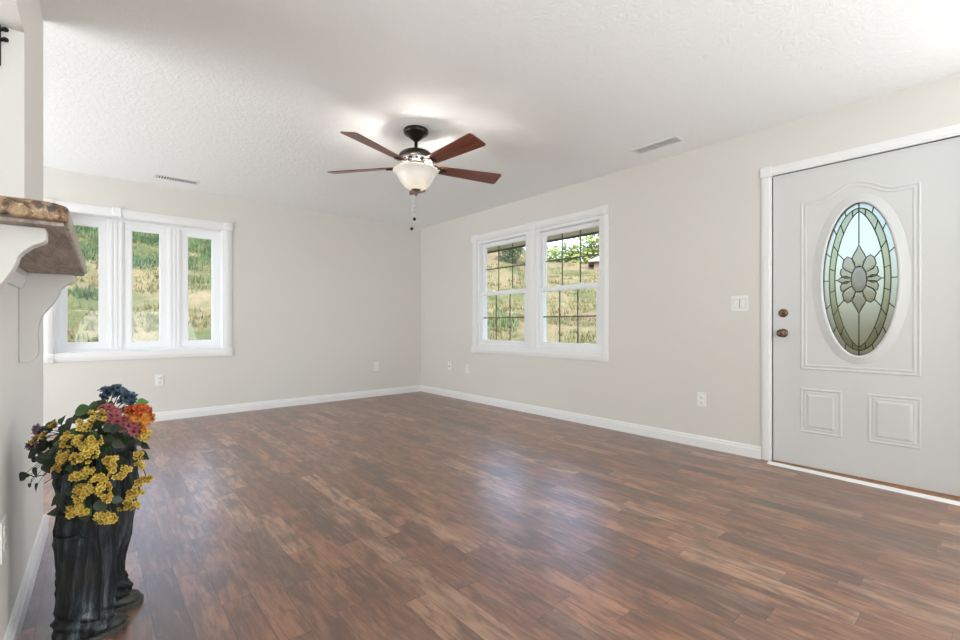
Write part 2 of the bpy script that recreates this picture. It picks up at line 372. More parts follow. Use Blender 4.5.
# ------------------------------------------------------------------ windows
def casing_bars(root, fn, u0, u1, v0, v1, cw, mul=(), depth=.018, proud=.026):
    """picture-frame casing with corner blocks; (u,v) outer bounds; fn(u,v,d)->xyz, d into the room"""
    def bar(name, a, b, d, horiz):
        m = MB(); (ua, va), (ub, vb) = a, b
        m.box((ua, 0, va), (ub, d*.62, vb), .003)
        if horiz: m.box((ua, 0, va+(vb-va)*.16), (ub, d*.85, vb-(vb-va)*.16), .004); m.box((ua, 0, va+(vb-va)*.34), (ub, d, vb-(vb-va)*.34), .003)
        else: m.box((ua+(ub-ua)*.16, 0, va), (ub-(ub-ua)*.16, d*.85, vb), .004); m.box((ua+(ub-ua)*.34, 0, va), (ub-(ub-ua)*.34, d, vb), .003)
        m.v = [fn(x, z, y) for x, y, z in m.v]; return m.build(name, 'white_trim', root)
    bar('head_casing', (u0+cw, v1-cw), (u1-cw, v1), depth, True); bar('bottom_casing', (u0+cw, v0), (u1-cw, v0+cw), depth, True)
    bar('side_casing', (u0, v0+cw), (u0+cw, v1-cw), depth, False); bar('side_casing', (u1-cw, v0+cw), (u1, v1-cw), depth, False)
    for u in (u0, u1-cw):
        for v in (v0, v1-cw):
            m = MB(); m.box((u-.005, 0, v-.005), (u+cw+.005, proud, v+cw+.005), .004)
            m.lathe([(0, proud+.004), (.012, proud+.004), (.016, proud), (.022, proud+.003), (.027, proud+.003), (.03, proud-.001)], (u+cw/2, 0, v+cw/2), 20, 'Y')
            m.v = [fn(x, z, y) for x, y, z in m.v]; m.build('corner_block', 'white_trim', root)
    for a, b_ in mul:
        bar('mullion_casing', (a, v0+cw), (b_, v1-cw), depth, False)
        m = MB(); m.box((a-.006, 0, v1-cw-.004), (b_+.006, proud, v1+.004), .004); m.v = [fn(x, z, y) for x, y, z in m.v]; m.build('mullion_block', 'white_trim', root)
def ring(m, u0, u1, v0, v1, wd, d0, d1, bev=.003):
    m.box((u0, d0, v0), (u1, d1, v0+wd), bev); m.box((u0, d0, v1-wd), (u1, d1, v1), bev)
    m.box((u0, d0, v0+wd), (u0+wd, d1, v1-wd), bev); m.box((u1-wd, d0, v0+wd), (u1, d1, v1-wd), bev)

# window_1: pair of double-hung sashes in the right wall (u = y, d = towards -x)
fnR = lambda u, v, d: (XW-d, u, v)
win = empty('window_1', (0, 0, 0)); struct(win, 'white double-hung pair window with dark grilles, right of the far corner', 'window')
casing_bars(win, fnR, 2.468, 4.498, .645, 2.146, .077, [(3.402, 3.538)])
m = MB()   # jamb liner and structural mullion behind the casing
for a, b_ in ((2.545, 3.41), (3.53, 4.415)): ring(m, a, b_, .722, 2.068, .036, -.145, -.002)
m.box((3.41, -.145, .722), (3.53, -.002, 2.068)); m.v = [fnR(x, z, y) for x, y, z in m.v]; m.build('window_frame', 'vinyl', win)
def sash(root, fn, u0, u1, v0, v1, d0, d1, wd, cols, rows, wdb=None):
    m = MB(); ring(m, u0, u1, v0, v1, wd, d0, d1); 
    ring(m, u0+wd-.001, u1-wd+.001, v0+wd-.001, v1-wd+.001, .008, d0+.006, d1-.01, 0)
    m.v = [fn(x, z, y) for x, y, z in m.v]; s = m.build('sash', 'vinyl', root)
    dm = (d0+d1)/2; m = MB(); m.box((u0+wd-.004, dm-.003, v0+wd-.004), (u1-wd+.004, dm+.003, v1-wd+.004)); m.v = [fn(x, z, y) for x, y, z in m.v]; m.build('pane', 'glass', s)
    if cols:
        m = MB(); g = .007
        for i in range(1, cols): u = u0+wd+(u1-u0-2*wd)*i/cols; m.box((u-g, dm+.0035, v0+wd), (u+g, dm+.0075, v1-wd))
        for i in range(1, rows): v = v0+wd+(v1-v0-2*wd)*i/rows; m.box((u0+wd, dm+.0036, v-g), (u1-wd, dm+.0074, v+g))
        m.v = [fn(x, z, y) for x, y, z in m.v]; m.build('grille', 'grid_dark', s)
    return s
for a, b_ in ((2.581, 3.374), (3.566, 4.379)):
    sash(win, fnR, a, b_, 1.372, 2.032, -.105, -.066, .042, 3, 2)
    lo = sash(win, fnR, a, b_, .758, 1.412, -.062, -.022, .042, 3, 2)
    for q in (.3, .7):
        u = a+(b_-a)*q; m = MB(); m.box((u-.028, -.06, 1.412), (u+.028, -.026, 1.419), .002); m.lathe([(0, .012), (.008, .011), (.010, 0)], (u, -.042, 1.419), 12); m.box((u-.002, -.047, 1.424), (u+.026, -.037, 1.431), .002)
        m.v = [fnR(x, z, y) for x, y, z in m.v]; m.build('sash_lock', 'vinyl', lo)

# window_2: three fixed lights in the back wall (u = x, d = towards -y)
fnB = lambda u, v, d: (u, YW-d, v)
win = empty('window_2', (0, 0, 0)); struct(win, 'white three-pane picture window in the far wall', 'window')
casing_bars(win, fnB, -.334, 1.215, .652, 2.143, .076, ())
m = MB(); m.box((.165, 0, 2.063), (.235, .027, 2.150), .004); m.v = [fnB(x, z, y) for x, y, z in m.v]; m.build('casing_clip', 'white_trim', win)
m = MB()   # reveal boards
m.box((bx0, -.17, bz1-.012), (bx1, 0, bz1)); m.box((bx0, -.17, bz0), (bx1, 0, bz0+.012)); m.box((bx0, -.17, bz0), (bx0+.012, 0, bz1)); m.box((bx1-.012, -.17, bz0), (bx1, 0, bz1))
m.v = [fnB(x, z, y) for x, y, z in m.v]; m.build('reveal', 'white_trim', win)
m = MB(); ring(m, bx0+.004, bx1-.004, bz0+.004, bz1-.004, .030, -.205, -.15)
for c_ in (.198, .691):
    m.box((c_-.0645, -.205, bz0+.03), (c_+.0645, -.150, bz1-.03), .003)
    for k in (-.038, 0, .038): m.box((c_+k-.013, -.16, bz0+.034), (c_+k+.013, -.142, bz1-.034), .004)
m.v = [fnB(x, z, y) for x, y, z in m.v]; m.build('window_frame', 'vinyl', win)
for c_ in (-.050, .446, .935):
    sash(win, fnB, c_-.185, c_+.185, bz0+.034, bz1-.034, -.200, -.158, .064, 0, 0)

# ------------------------------------------------------------------ front door
fnD = lambda u, v, d: (XW+.012-d, u, v)
DY0, DY1, DZ0, DZ1 = .132, 1.094, .008, 2.079
door = empty('door_1', (0, 0, 0)); struct(door, 'white front door with an oval leaded glass and embossed panels', 'door')
oc, oz, oa, ob = .6085, 1.293, .190, .499
N = 96; ell = [(oc+oa*math.cos(2*PI*i/N), oz+ob*math.sin(2*PI*i/N)) for i in range(N)]
def to_rect(a):
    du, dv = math.cos(a)*oa, math.sin(a)*ob; k = 1e9
    if abs(du) > 1e-9: k = min(k, ((DY1-oc) if du > 0 else (DY0-oc))/du)
    if abs(dv) > 1e-9: k = min(k, ((DZ1-oz) if dv > 0 else (DZ0-oz))/dv)
    return (oc+du*k, oz+dv*k)
angs = sorted([2*PI*i/N for i in range(N)]+[math.atan2((z-oz)/ob, (y-oc)/oa) % (2*PI) for y in (DY0, DY1) for z in (DZ0, DZ1)])
E1 = [(oc+oa*math.cos(a), oz+ob*math.sin(a)) for a in angs]; R1 = [to_rect(a) for a in angs]; n = len(angs); Tk = .044
vs = [fnD(*p, 0) for p in E1]+[fnD(*p, 0) for p in R1]+[fnD(*p, -Tk) for p in E1]+[fnD(*p, -Tk) for p in R1]
fs = []
for i in range(n):
    j = (i+1) % n; fs += [(i, j, n+j, n+i), (2*n+i, 3*n+i, 3*n+j, 2*n+j), (i, 2*n+i, 2*n+j, j), (n+i, n+j, 3*n+j, 3*n+i)]
MB().add(vs, fs).build('door_slab', 'door_white', door)
# oval glazing frame
ringp = [(-.002, 0), (-.002, .009), (.006, .013), (.014, .013), (.022, .009), (.032, .008), (.042, .0035), (.050, .003), (.057, 0)]
MB().sweep(ell, ringp, fnD, True).build('oval_frame', 'door_white', door)
pm = [(-.020, 0), (-.015, .0028), (-.010, .003), (-.004, .001), (.002, .001), (.009, .0042), (.014, .0035), (.019, 0)]
def sstep(t): return t*t*(3-2*t)
pu0, pu1, pv0, pv1, arch = .334, .908, .702, 1.842, .075
path = [(pu0, pv0), (pu1, pv0), (pu1, pv1)]
for i in range(0, 41):
    q = i/40; u = pu1-.10-(pu1-pu0-.20)*q; path.append((u, pv1+arch*(sstep(1-abs(2*q-1)))))
path.append((pu0, pv1))
MB().sweep(path, pm, fnD, False).build('panel_moulding', 'door_white', door)
for u0, u1 in ((.333, .545), (.712, .910)):
    m = MB(); m.sweep([(u0, .262), (u1, .262), (u1, .536), (u0, .536)], pm, fnD)
    iu0, iu1, iv0, iv1 = u0+.012, u1-.012, .274, .524
    m.sweep([(iu0+.02, iv0+.02), (iu1-.02, iv0+.02), (iu1-.02, iv1-.02), (iu0+.02, iv1-.02)], [(.02, 0), (0, .006), (-.003, .0065)], fnD)
    m.add([fnD(iu0+.023, iv0+.023, .0065), fnD(iu1-.023, iv0+.023, .0065), fnD(iu1-.023, iv1-.023, .0065), fnD(iu0+.023, iv1-.023, .0065)], [(0, 1, 2, 3)])
    m.build('panel_moulding', 'door_white', door)
# leaded oval glass: curves in normalised units
gd = -.012
def E(fa, fb, n=72): return [(fa*math.cos(2*PI*i/n), fb*math.sin(2*PI*i/n)) for i in range(n)]
def vesica(a, b, n=28):
    ys = [math.sin(-PI/2+PI*i/n) for i in range(n+1)]; w_ = [a*max(0, 1-y*y)**.70 for y in ys]
    return [(w_[i], b*ys[i]) for i in range(n+1)]+[(-w_[i], b*ys[i]) for i in range(n-1, 0, -1)]
G = lambda p, d=gd: fnD(oc-p[0]*oa, oz+p[1]*ob, d)
glz = MB().prism([(oc-q[0]*oa, oz+q[1]*ob) for q in E(1.0, 1.0)], lambda u, v, d: fnD(u, v, d), gd-.008, gd-.002)
pane = glz.build('oval_glass', 'frosted_glass', door)
band_o, band_i = E(.82, .93), vesica(.66, .885)
def radial(poly, a):
    best = None; d = Vector((math.cos(a), math.sin(a))); n_ = len(poly)
    for i in range(n_):
        p0 = Vector(poly[i]); p1 = Vector(poly[(i+1) % n_]); e = p1-p0; den = d.x*e.y-d.y*e.x
        if abs(den) < 1e-12: continue
        t_ = (p0.x*e.y-p0.y*e.x)/den; s_ = (p0.x*d.y-p0.y*d.x)/den
        if t_ > 0 and -1e-6 <= s_ <= 1+1e-6: best = t_ if best is None else max(best, t_)
    return d*best
# bevelled border band pieces, clear outer pieces
nb = 16
for key, nm, A, B, off in (('bevel_glass', 'band_glass', band_o, band_i, 0.5), ('border_glass', 'border_glass', E(.985, .985), band_o, 0.0)):
    for k in range(nb):
        m = MB(); ri, ro, mi, mo = [], [], [], []
        for q in range(7):
            a = 2*PI*(k+off+q/6)/nb
            po, pi = radial(A, a), radial(B, a); ro.append(po); ri.append(pi); mo.append(po*.8+pi*.2); mi.append(po*.2+pi*.8)
        hh = .003 if key == 'bevel_glass' else .0012
        vs = [G(p_, gd-.0015) for p_ in ri]+[G(p_, gd+hh) for p_ in mi]+[G(p_, gd+hh) for p_ in mo]+[G(p_, gd-.0015) for p_ in ro]
        m.add(vs, [(r*7+q, r*7+q+1, (r+1)*7+q+1, (r+1)*7+q) for r in range(3) for q in range(6)]); m.build(nm, key, pane)
# flower of bevelled pieces
def piece(poly, key, name, h_=.006):
    c_ = sum((Vector(p_) for p_ in poly), Vector((0, 0)))/len(poly)
    n_ = len(poly); inn = [Vector(p_)*.62+c_*.38 for p_ in poly]
    m = MB(); m.add([G(p_, gd) for p_ in poly]+[G(p_, gd+h_) for p_ in inn], [tuple(range(n_, 2*n_))]+[(i, (i+1) % n_, n_+(i+1) % n_, n_+i) for i in range(n_)]); m.build(name, key, pane)
lead_lines = []
kx = 1/137; ky = 1/285
med = [(28*kx*math.cos(2*PI*i/28), 49*ky*math.sin(2*PI*i/28)) for i in range(28)]
piece(med, 'medallion_glass', 'medallion', .007); lead_lines.append((med, True))
def px(x, y): return ((x-163)*kx, (312-y)*ky)
bounds = [90, 58, 30, 12]
def el(a): return (28*kx*math.cos(math.radians(a)), 49*ky*math.sin(math.radians(a)))
quad = []
quad.append([el(66), (16*kx, 64*ky), (14*kx, 85*ky), (0, 132*ky)])
for sxn in (1, -1):
    for syn in (1, -1):
        f2 = lambda pts: [(p_[0]*sxn, p_[1]*syn) for p_ in pts]
        p1 = f2([el(62), el(30), (50*kx, 38*ky), (62*kx, 52*ky), (56*kx, 76*ky), (42*kx, 88*ky), (27*kx, 80*ky), (17*kx, 64*ky)])
        p2 = f2([el(30), el(8), (44*kx, 6*ky), (62*kx, 10*ky), (70*kx, 24*ky), (66*kx, 42*ky), (58*kx, 46*ky), (50*kx, 37*ky)])
        for p_ in (p1, p2): piece(p_, 'petal_glass', 'petal'); lead_lines.append((p_, True))
for syn in (1, -1):
    d_ = [(x_*kx, y_*ky*syn) for x_, y_ in ((-12, 45), (12, 45), (26, 78), (20, 92), (8, 112), (0, 132), (-8, 112), (-20, 92), (-26, 78))]
    piece(d_, 'petal_glass', 'petal'); lead_lines.append((d_, True))
    d_ = [(x_*kx*syn, y_*ky) for x_, y_ in ((30, 6), (48, 14), (64, 12), (82, 0), (64, -12), (48, -14), (30, -6))]
    piece(d_, 'petal_glass', 'petal'); lead_lines.append((d_, True))
lead_lines += [(E(.995, .995), True), (band_o, True), (band_i, True), ([(0, 132*ky), (0, .995)], False), ([(0, -132*ky), (0, -.995)], False)]
for sgn in (1, -1):
    q = radial(band_i, 0 if sgn > 0 else PI); lead_lines.append(([(82*kx*sgn, 0), tuple(q)], False))
    for syn in (1, -1):
        lead_lines.append(([(55*kx*sgn, 76*ky*syn), tuple(radial(band_i, math.atan2(.36*syn, .58*sgn)))], False))
for k in range(nb):
    a = 2*PI*(k+.5)/nb; lead_lines.append(([tuple(radial(band_o, a)), tuple(radial(band_i, a))], False))
    a = 2*PI*k/nb
    if k not in (4, 12): lead_lines.append(([tuple(radial(E(.99, .99), a)), tuple(radial(band_o, a))], False))
m = MB()
for pts, cl in lead_lines: m.tube([G(p_, gd+.001) for p_ in pts], .0032, 6, cl)
m.build('leading', 'lead', pane)
# hardware
def rosette(z, u):
    m = MB(); m.lathe([(0, .011), (.020, .011), (.026, .008), (.030, .004), (.031, 0)], fnD(u, z, 0), 28, '-X'); return m
r_ = rosette(.937, 1.030); r_.lathe([(.012, .010), (.011, .028), (.018, .034), (.026, .044), (.028, .054), (.025, .064), (.014, .069), (0, .070)], fnD(1.030, .937, 0), 28, '-X')
kn = r_.build('door_knob', 'knob_bronze', door); kn['label'] = 'round bronze door knob'
m = MB().box((XW+.012-.0735, 1.0285, .931), (XW+.012-.068, 1.0315, .943), .001); m.build('keyhole', 'black_iron', kn)
r_ = rosette(1.081, 1.030); r_.box((XW+.012-.030, 1.012, 1.076), (XW+.012-.008, 1.048, 1.086), .003)
kn = r_.build('deadbolt', 'knob_bronze', door); kn['label'] = 'bronze deadbolt thumb turn'
m = MB()
for z in (.937, 1.081): m.box((XW+.0015, DY1+.0078, z-.028), (XW+.03, DY1+.0110, z+.028))
m.build('strike_plate', 'black_iron', door)
for z in (.25, 1.05, 1.85): MB().lathe([(0, -.045), (.006, -.045), (.006, .045), (0, .045)], (XW+.006, DY0-.004, z), 12).build('hinge', 'knob_bronze', door)
# jamb with dark weather gap, casing, threshold
m = MB(); m.box((XW+.002, DY1+.0075, 0), (XW+TH-.01, dy1, dz1)); m.box((XW+.002, dy0, 0), (XW+TH-.01, DY0-.004, dz1)); m.box((XW+.002, dy0, DZ1+.0065), (XW+TH-.01, dy1, dz1))
m.box((XW+.058, dy0, 0), (XW+.072, dy1, DZ0-.002)); m.build('door_jamb', 'white_trim', door)
m = MB(); m.box((XW+.020, DY1+.0004, DZ0), (XW+.07, DY1+.0074, DZ1)); m.box((XW+.020, DY0, DZ1+.0004), (XW+.07, DY1, DZ1+.0064)); m.build('weatherstrip', 'gap_dark', door)
def dcas(a, b_):
    m = MB(); (ua, va), (ub, vb) = a, b_; m.box((ua, 0, va), (ub, .013, vb), .003); hz = (ub-ua) > (vb-va)
    if hz: m.box((ua, 0, va+.010), (ub, .018, vb-.014), .004)
    else: m.box((ua+.010, 0, va), (ub-.012, .018, vb), .004)
    m.v = [(XW-y, x, z) for x, y, z in m.v]; m.build('door_casing', 'white_trim', door)
dcas((1.098, 0), (1.163, 2.079)); dcas((.064, 0), (.129, 2.079)); dcas((.129, 2.082), (1.098, 2.146))
for u in (.061, 1.095):
    m = MB(); m.box((u, 0, 2.077), (u+.072, .023, 2.150), .003); m.v = [(XW-y, x, z) for x, y, z in m.v]; m.build('casing_block', 'white_trim', door)
m = MB(); m.box((XW-.085, .11, 0), (XW+.056, 1.096, .0065), .002); m.build('threshold', 'oak_threshold', door)
m = MB(); m.prism([(0, 0), (.046, 0), (.046, .011), (.036, .012), (.008, .008)], lambda u, v, d: (XW-.098-.058*(1.10-d)/1.04+u, d, v), .06, 1.100); m.build('threshold_strip', 'white_trim', door)

# ------------------------------------------------------------------ electrical plates
def plate_shape(m, w_, h_): m.box((-w_/2, 0, -h_/2), (w_/2, .005, h_/2), .002)
def outlet(loc, rz, label, kind='duplex'):
    r = empty({'duplex': 'wall_outlet', 'coax': 'coax_plate', 'switch': 'light_switch'}[kind], loc, rz, label=label, cat={'duplex': 'outlet', 'coax': 'wall plate', 'switch': 'switch'}[kind])
    m = MB()
    if kind == 'duplex':
        plate_shape(m, .072, .116); m.build('cover_plate', 'plate_white', r)
        for z in (-.021, .021):
            m = MB(); m.lathe([(0, .0075), (.015, .0075), (.0165, .005)], (0, 0, z), 24, 'Y'); s = m.build('receptacle', 'plate_white', r)
            m = MB(); m.box((-.0075, .006, z-.001), (-.0055, .0079, z+.008)); m.box((.0055, .006, z-.001), (.0075, .0079, z+.007)); m.lathe([(0, .0079), (.0025, .0079), (.0025, .006)], (0, 0, z-.007), 10, 'Y'); m.build('slot', 'slot_dark', s)
        m = MB(); m.lathe([(0, .0065), (.003, .006), (.0035, .005)], (0, 0, 0), 10, 'Y'); m.build('screw', 'plate_white', r)
    elif kind == 'coax':
        plate_shape(m, .072, .116); m.build('cover_plate', 'plate_white', r)
        m = MB(); m.lathe([(0, .016), (.0045, .016), (.0045, .008), (.009, .008), (.009, .005)], (0, 0, 0), 12, 'Y'); m.build('connector', 'slot_dark', r)
        for z in (-.042, .042): MB().lathe([(0, .0065), (.003, .006), (.0035, .005)], (0, 0, z), 10, 'Y').build('screw', 'plate_white', r)
    else:
        plate_shape(m, .120, .120); m.build('cover_plate', 'plate_white', r)
        MB().box((-.044, .0045, -.0355), (.044, .0056, .0355)).build('rocker_gap', 'gap_grey', r)  # grey sheet standing in for the shaded gaps around the rockers
        for x in (-.0235, .0235):
            m = MB(); m.prism([(-.033, .005), (.033, .005), (.033, .0065), (0, .0085), (-.033, .0115)], lambda u, v, d: (x+d, v, u), -.0185, .0185); m.build('rocker', 'plate_white', r)
    return r
outlet((XW, 1.596, .389), PI/2, 'white duplex outlet low on the wall between double window and front door')
outlet((XW, 1.312, 1.160), PI/2, 'white double rocker light switch beside the front door casing', 'switch')
outlet((XW, 5.00, .425), PI/2, 'small white coaxial plate low on the right wall nearest the room corner', 'coax')
outlet((XW, 4.61, .415), PI/2, 'white duplex outlet low under the left end of the double window')
outlet((.543, YW, .424), PI, 'white duplex outlet on the far wall below the three-pane window')
outlet((3.02, YW, .415), PI, 'white outlet on the far wall just left of the room corner')
outlet(P(PX, 1.848, .388), RL-PI/2, 'white outlet on the cream partition wall at the left picture edge, by the planter')

# ------------------------------------------------------------------ ceiling vents
def vent(loc, rz, L, Wd, label, dark):
    r = empty('ceiling_vent', loc, rz, label=label, cat='vent')
    m = MB(); fw = .022
    fh = .003 if dark else .006
    m.box((-L/2, -Wd/2, -fh), (L/2, -Wd/2+fw, 0), .001); m.box((-L/2, Wd/2-fw, -fh), (L/2, Wd/2, 0), .001)
    m.box((-L/2, -Wd/2+fw, -fh), (-L/2+fw, Wd/2-fw, 0), .001); m.box((L/2-fw, -Wd/2+fw, -fh), (L/2, Wd/2-fw, 0), .001); m.build('frame', 'vent_white', r)
    MB().box((-L/2+fw, -Wd/2+fw, -.0012), (L/2-fw, Wd/2-fw, -.0004)).build('duct_opening', 'vent_dark' if dark else 'vent_grey', r)
    m = MB()
    if dark:
        n_ = 15
        for i in range(n_): x = -L/2+fw+(L-2*fw)*(i+.5)/n_; m.box((x-.0045, -Wd/2+fw, -.0026), (x+.0045, Wd/2-fw, -.0013))
    else:
        for i in range(6):
            y = -Wd/2+fw+(Wd-2*fw)*(i+.5)/6
            m.prism([(y-.005, -.001), (y-.003, -.001), (y+.006, -.007), (y+.004, -.007)], lambda u, v, d: (d, u, v), -L/2+fw, L/2-fw)
        m.box((-.004, -Wd/2+fw, -.0065), (.004, Wd/2-fw, -.0012))
    m.build('louvre', 'vent_white', r)
    MB().box((L*.18, -.004, -.014), (L*.18+.008, .004, -.005), .001).build('lever', 'vent_white', r)
vent((.655, 5.36, H), 0, .375, .13, 'white slotted ceiling vent near the far wall above the three-pane window', True)
vent((3.445, 1.81, H), PI/2, .385, .135, 'white louvred ceiling vent near the window and door wall', False)

# ------------------------------------------------------------------ ceiling fan
FX, FY = 1.829, 2.841
fan = empty('ceiling_fan', (FX, FY, H), 0, label='dark bronze five-blade ceiling fan with frosted bowl light and reddish wood blades', cat='ceiling fan')
MB().lathe([(0, 0), (.090, 0), (.092, -.010), (.090, -.024), (.082, -.034), (.066, -.040), (.056, -.050), (.040, -.066), (.026, -.076), (.018, -.084), (0, -.084)], n=40).build('canopy', 'bronze', fan)
MB().lathe([(.0125, -.07), (.0125, -.158), (.022, -.158), (.022, -.17), (0, -.17)], n=20).build('downrod', 'bronze', fan)
hs = MB().lathe([(.02, -.152), (.06, -.156), (.098, -.166), (.122, -.184), (.130, -.202), (.130, -.216), (.113, -.218)], n=48).build('motor_housing', 'bronze', fan)
bd = MB().lathe([(.113, -.217), (.114, -.220), (.108, -.240), (.100, -.253), (.094, -.257)], n=48).build('silver_band', 'chrome', hs)
bd['label'] = 'polished silver ring with dark slots'
m = MB()
for k in range(15):
    a = 2*PI*k/15
    m = MB()
    for dz, hw in ((-.236, .010),):
        pts = []
        for q in range(10):
            b_ = 2*PI*q/10; aa = a+hw*math.cos(b_)/.108; z = dz+.007*math.sin(b_); r_ = .114+(z+.220)*.30+.0014
            pts.append((r_*math.cos(aa), r_*math.sin(aa), z))
        m.add(pts, [tuple(range(10))])
    m.build('band_slot', 'bronze', bd)
MB().lathe([(.094, -.250), (.097, -.258), (.092, -.268), (.072, -.274), (.060, -.290), (.060, -.300), (0, -.300)], n=40).build('switch_housing', 'bronze', fan)
BZ = -.269
right = math.radians(-40.85)
for k in range(5):
    phi = right+math.radians(25+72*k)
    root_iron = MB()
    Mz = Matrix.Rotation(phi, 4, 'Z') @ Matrix.Translation((0, 0, BZ)) @ Matrix.Rotation(math.radians(-14), 4, 'X')
    # iron: two curled arms and a mounting plate
    for sg in (1, -1):
        root_iron.tube([(.088, .012*sg, .008), (.115, .026*sg, .004), (.14, .038*sg, .000), (.165, .034*sg, -.004), (.185, .018*sg, -.007)], [.008, .007, .0065, .0065, .006], 8)
    root_iron.box((.155, -.030, -.0115), (.215, .030, -.006), .002)
    root_iron.lathe([(0, -.016), (.026, -.015), (.030, -.010), (.030, -.006), (0, -.006)], (.205, 0, 0), 24)
    for q in ((.180, .018), (.180, -.018), (.232, 0)): root_iron.lathe([(0, -.017), (.005, -.016), (.006, -.011)], (q[0], q[1], .0), 10)
    root_iron.v = [tuple(Mz @ Vector(v)) for v in root_iron.v]; ir = root_iron.build('blade_iron', 'bronze', fan)
    med_ = MB(); med_.lathe([(0, .007), (.010, .006), (.016, .002), (.017, -.002)], (.125, 0, .004), 16); med_.box((.09, -.010, -.002), (.165, .010, .004), .002)
    med_.v = [tuple(Mz @ Vector(v)) for v in med_.v]; md = med_.build('iron_medallion', 'chrome', ir)
    # blade outline
    r0, r1 = .165, .686; out = []
    hw = lambda r: .054+.020*(r-r0)/(r1-r0)
    for q in range(9): a = PI/2+PI*q/8; out.append((r0+.03+.03*math.cos(a), .049*math.sin(a)))
    cr = .022; w1 = hw(r1)
    for cxx, cyy, a0 in ((r1-cr, -w1+cr, -PI/2), (r1-cr, w1-cr, 0)):
        for q in range(7): a = a0+PI/2*q/6; out.append((cxx+cr*math.cos(a), cyy+cr*math.sin(a)))
    bl = MB(); bl.prism(out, lambda u, v, d: (u, v, d), -.0055, .0015)
    bo = bl.build('fan_blade', 'blade_wood', fan); bo.matrix_local = Mz
    bv = bo.modifiers.new('bevel', 'BEVEL'); bv.width = .0015; bv.segments = 2; bv.limit_method = 'ANGLE'
# bowl (open top shell), fitter, finial
MB().lathe([(.062, -.298), (.070, -.300), (.070, -.312), (.030, -.318), (.012, -.330), (.006, -.43), (0, -.43)], n=32).build('light_fitter', 'bronze', fan)
outer = [(.166, -.298), (.168, -.302), (.160, -.312), (.143, -.332), (.131, -.352), (.121, -.376), (.107, -.400), (.086, -.422), (.056, -.438), (.020, -.445), (.006, -.446)]
inner = [(r-.004 if r > .01 else r, z+.003) for r, z in outer][::-1]
MB().lathe(outer+inner, n=56).build('glass_bowl', 'bowl', fan)
MB().lathe([(0, -.438), (.034, -.440), (.036, -.446), (.024, -.452), (.014, -.458), (.016, -.468), (.012, -.480), (.004, -.487), (0, -.489)], n=28).build('finial', 'knob_bronze', fan)
def chain(dx, dy, z0, z1, nm):
    m = MB(); n_ = int((z0-z1)/.006)
    for i in range(n_): m.lathe([(0, -.0023), (.0023, 0), (0, .0023)], (dx, dy, z0-i*.006), 6)
    m.tube([(0, 0, z0+.002), (dx*.6, dy*.6, z0+.001), (dx, dy, z0), (dx, dy, z1)], .0009, 5); c_ = m.build('pull_chain', 'chrome', fan)
    MB().lathe([(0, .010), (.005, .008), (.012, 0), (.012, -.007), (.006, -.014), (0, -.015)], (dx, dy, z1-.006), 16).build('pull_knob', 'black_iron', c_)
    MB().lathe([(0, .004), (.0035, 0), (0, -.004)], (dx, dy, z0-(z0-z1)*.55), 10).build('chain_connector', 'black_iron', c_)
chain(-.0235, .0203, -.486, -.722, 'a'); chain(-.009, .008, -.487, -.650, 'b')
for k in range(2):
    a = 2*PI*k/2+.4; d = bpy.data.lights.new('fan_bulb', 'POINT'); d.energy = 5.0; d.color = (1, .95, .87); d.shadow_soft_size = .024
    o = bpy.data.objects.new('fan_bulb', d); COL.objects.link(o); o.location = (.062*math.cos(a), .062*math.sin(a), -.365); o.parent = fan

# ------------------------------------------------------------------ granite bar, corbels, bracket
bar = empty('granite_countertop', (0, 0, 0), RL, label='brown speckled granite bar top overhanging the cream partition wall at left', cat='countertop')
xe, ya, yb = -.052, 1.10, 2.222; r_ = .042
def rc(cx, cy, a0): return [(cx+r_*math.cos(a0+PI/2*i/8), cy+r_*math.sin(a0+PI/2*i/8)) for i in range(9)]
poly = [(PX-PT-.06, OS+.004), (PX-.001, OS+.004), (PX-.001, ya)] + rc(xe-r_, ya+r_, -PI/2) + [(xe, yb-.006), (xe-.006, yb), (PX-.001, yb), (PX-.001, OE-.004), (PX-PT-.06, OE-.004)]
m = MB(); m.prism(poly, lambda u, v, d: (u, v, d), SLZ, SLZ+.032); gs_ = m.build('granite_slab', 'granite', bar)
bv = gs_.modifiers.new('bevel', 'BEVEL'); bv.width = .005; bv.segments = 3; bv.limit_method = 'ANGLE'; bv.angle_limit = math.radians(40)
m = MB(); m.box((PX+.0005, ya+.02, SLZ-.007), (xe-.006, yb-.004, SLZ-.0005)); pw = m.build('plywood_underside', 'plywood', bar); pw['label'] = 'bare grey-brown wood underside'
# ledger under the slab on the wall
m = MB(); m.prism([(0, 0), (.020, 0), (.020, -.020), (.010, -.056), (0, -.056)], lambda u, v, d: (PX+u, d, SLZ-.0075+v), 1.205, 2.165); m.build('ledger', 'white_trim', bar)
zt = SLZ-.0075
prof = [(0, 0), (.139, 0), (.141, -.004), (.141, -.022), (.136, -.027), (.122, -.035), (.110, -.047), (.104, -.056), (.102, -.066), (.096, -.082), (.085, -.104), (.072, -.124), (.060, -.142), (.052, -.160), (.048, -.180), (.046, -.205), (.047, -.235), (.048, -.262), (.046, -.282), (.040, -.295), (.030, -.304), (.016, -.308), (0, -.308)]
for y0_, lab in ((1.155, 'cream scrolled wooden corbel nearest the picture edge, under the granite bar'), (2.170, 'cream scrolled wooden corbel at the far end of the granite bar')):
    cb = empty('corbel', P(PX, y0_+.02, zt), RL, label=lab, cat='corbel', group='corbels under the granite bar')
    m = MB(); m.prism(prof, lambda u, v, d: (u+.0005, d, v), -.02, .02); c_ = m.build('bracket_body', 'corbel_shaded', cb)
    bv = c_.modifiers.new('bevel', 'BEVEL'); bv.width = .0025; bv.segments = 2; bv.limit_method = 'ANGLE'
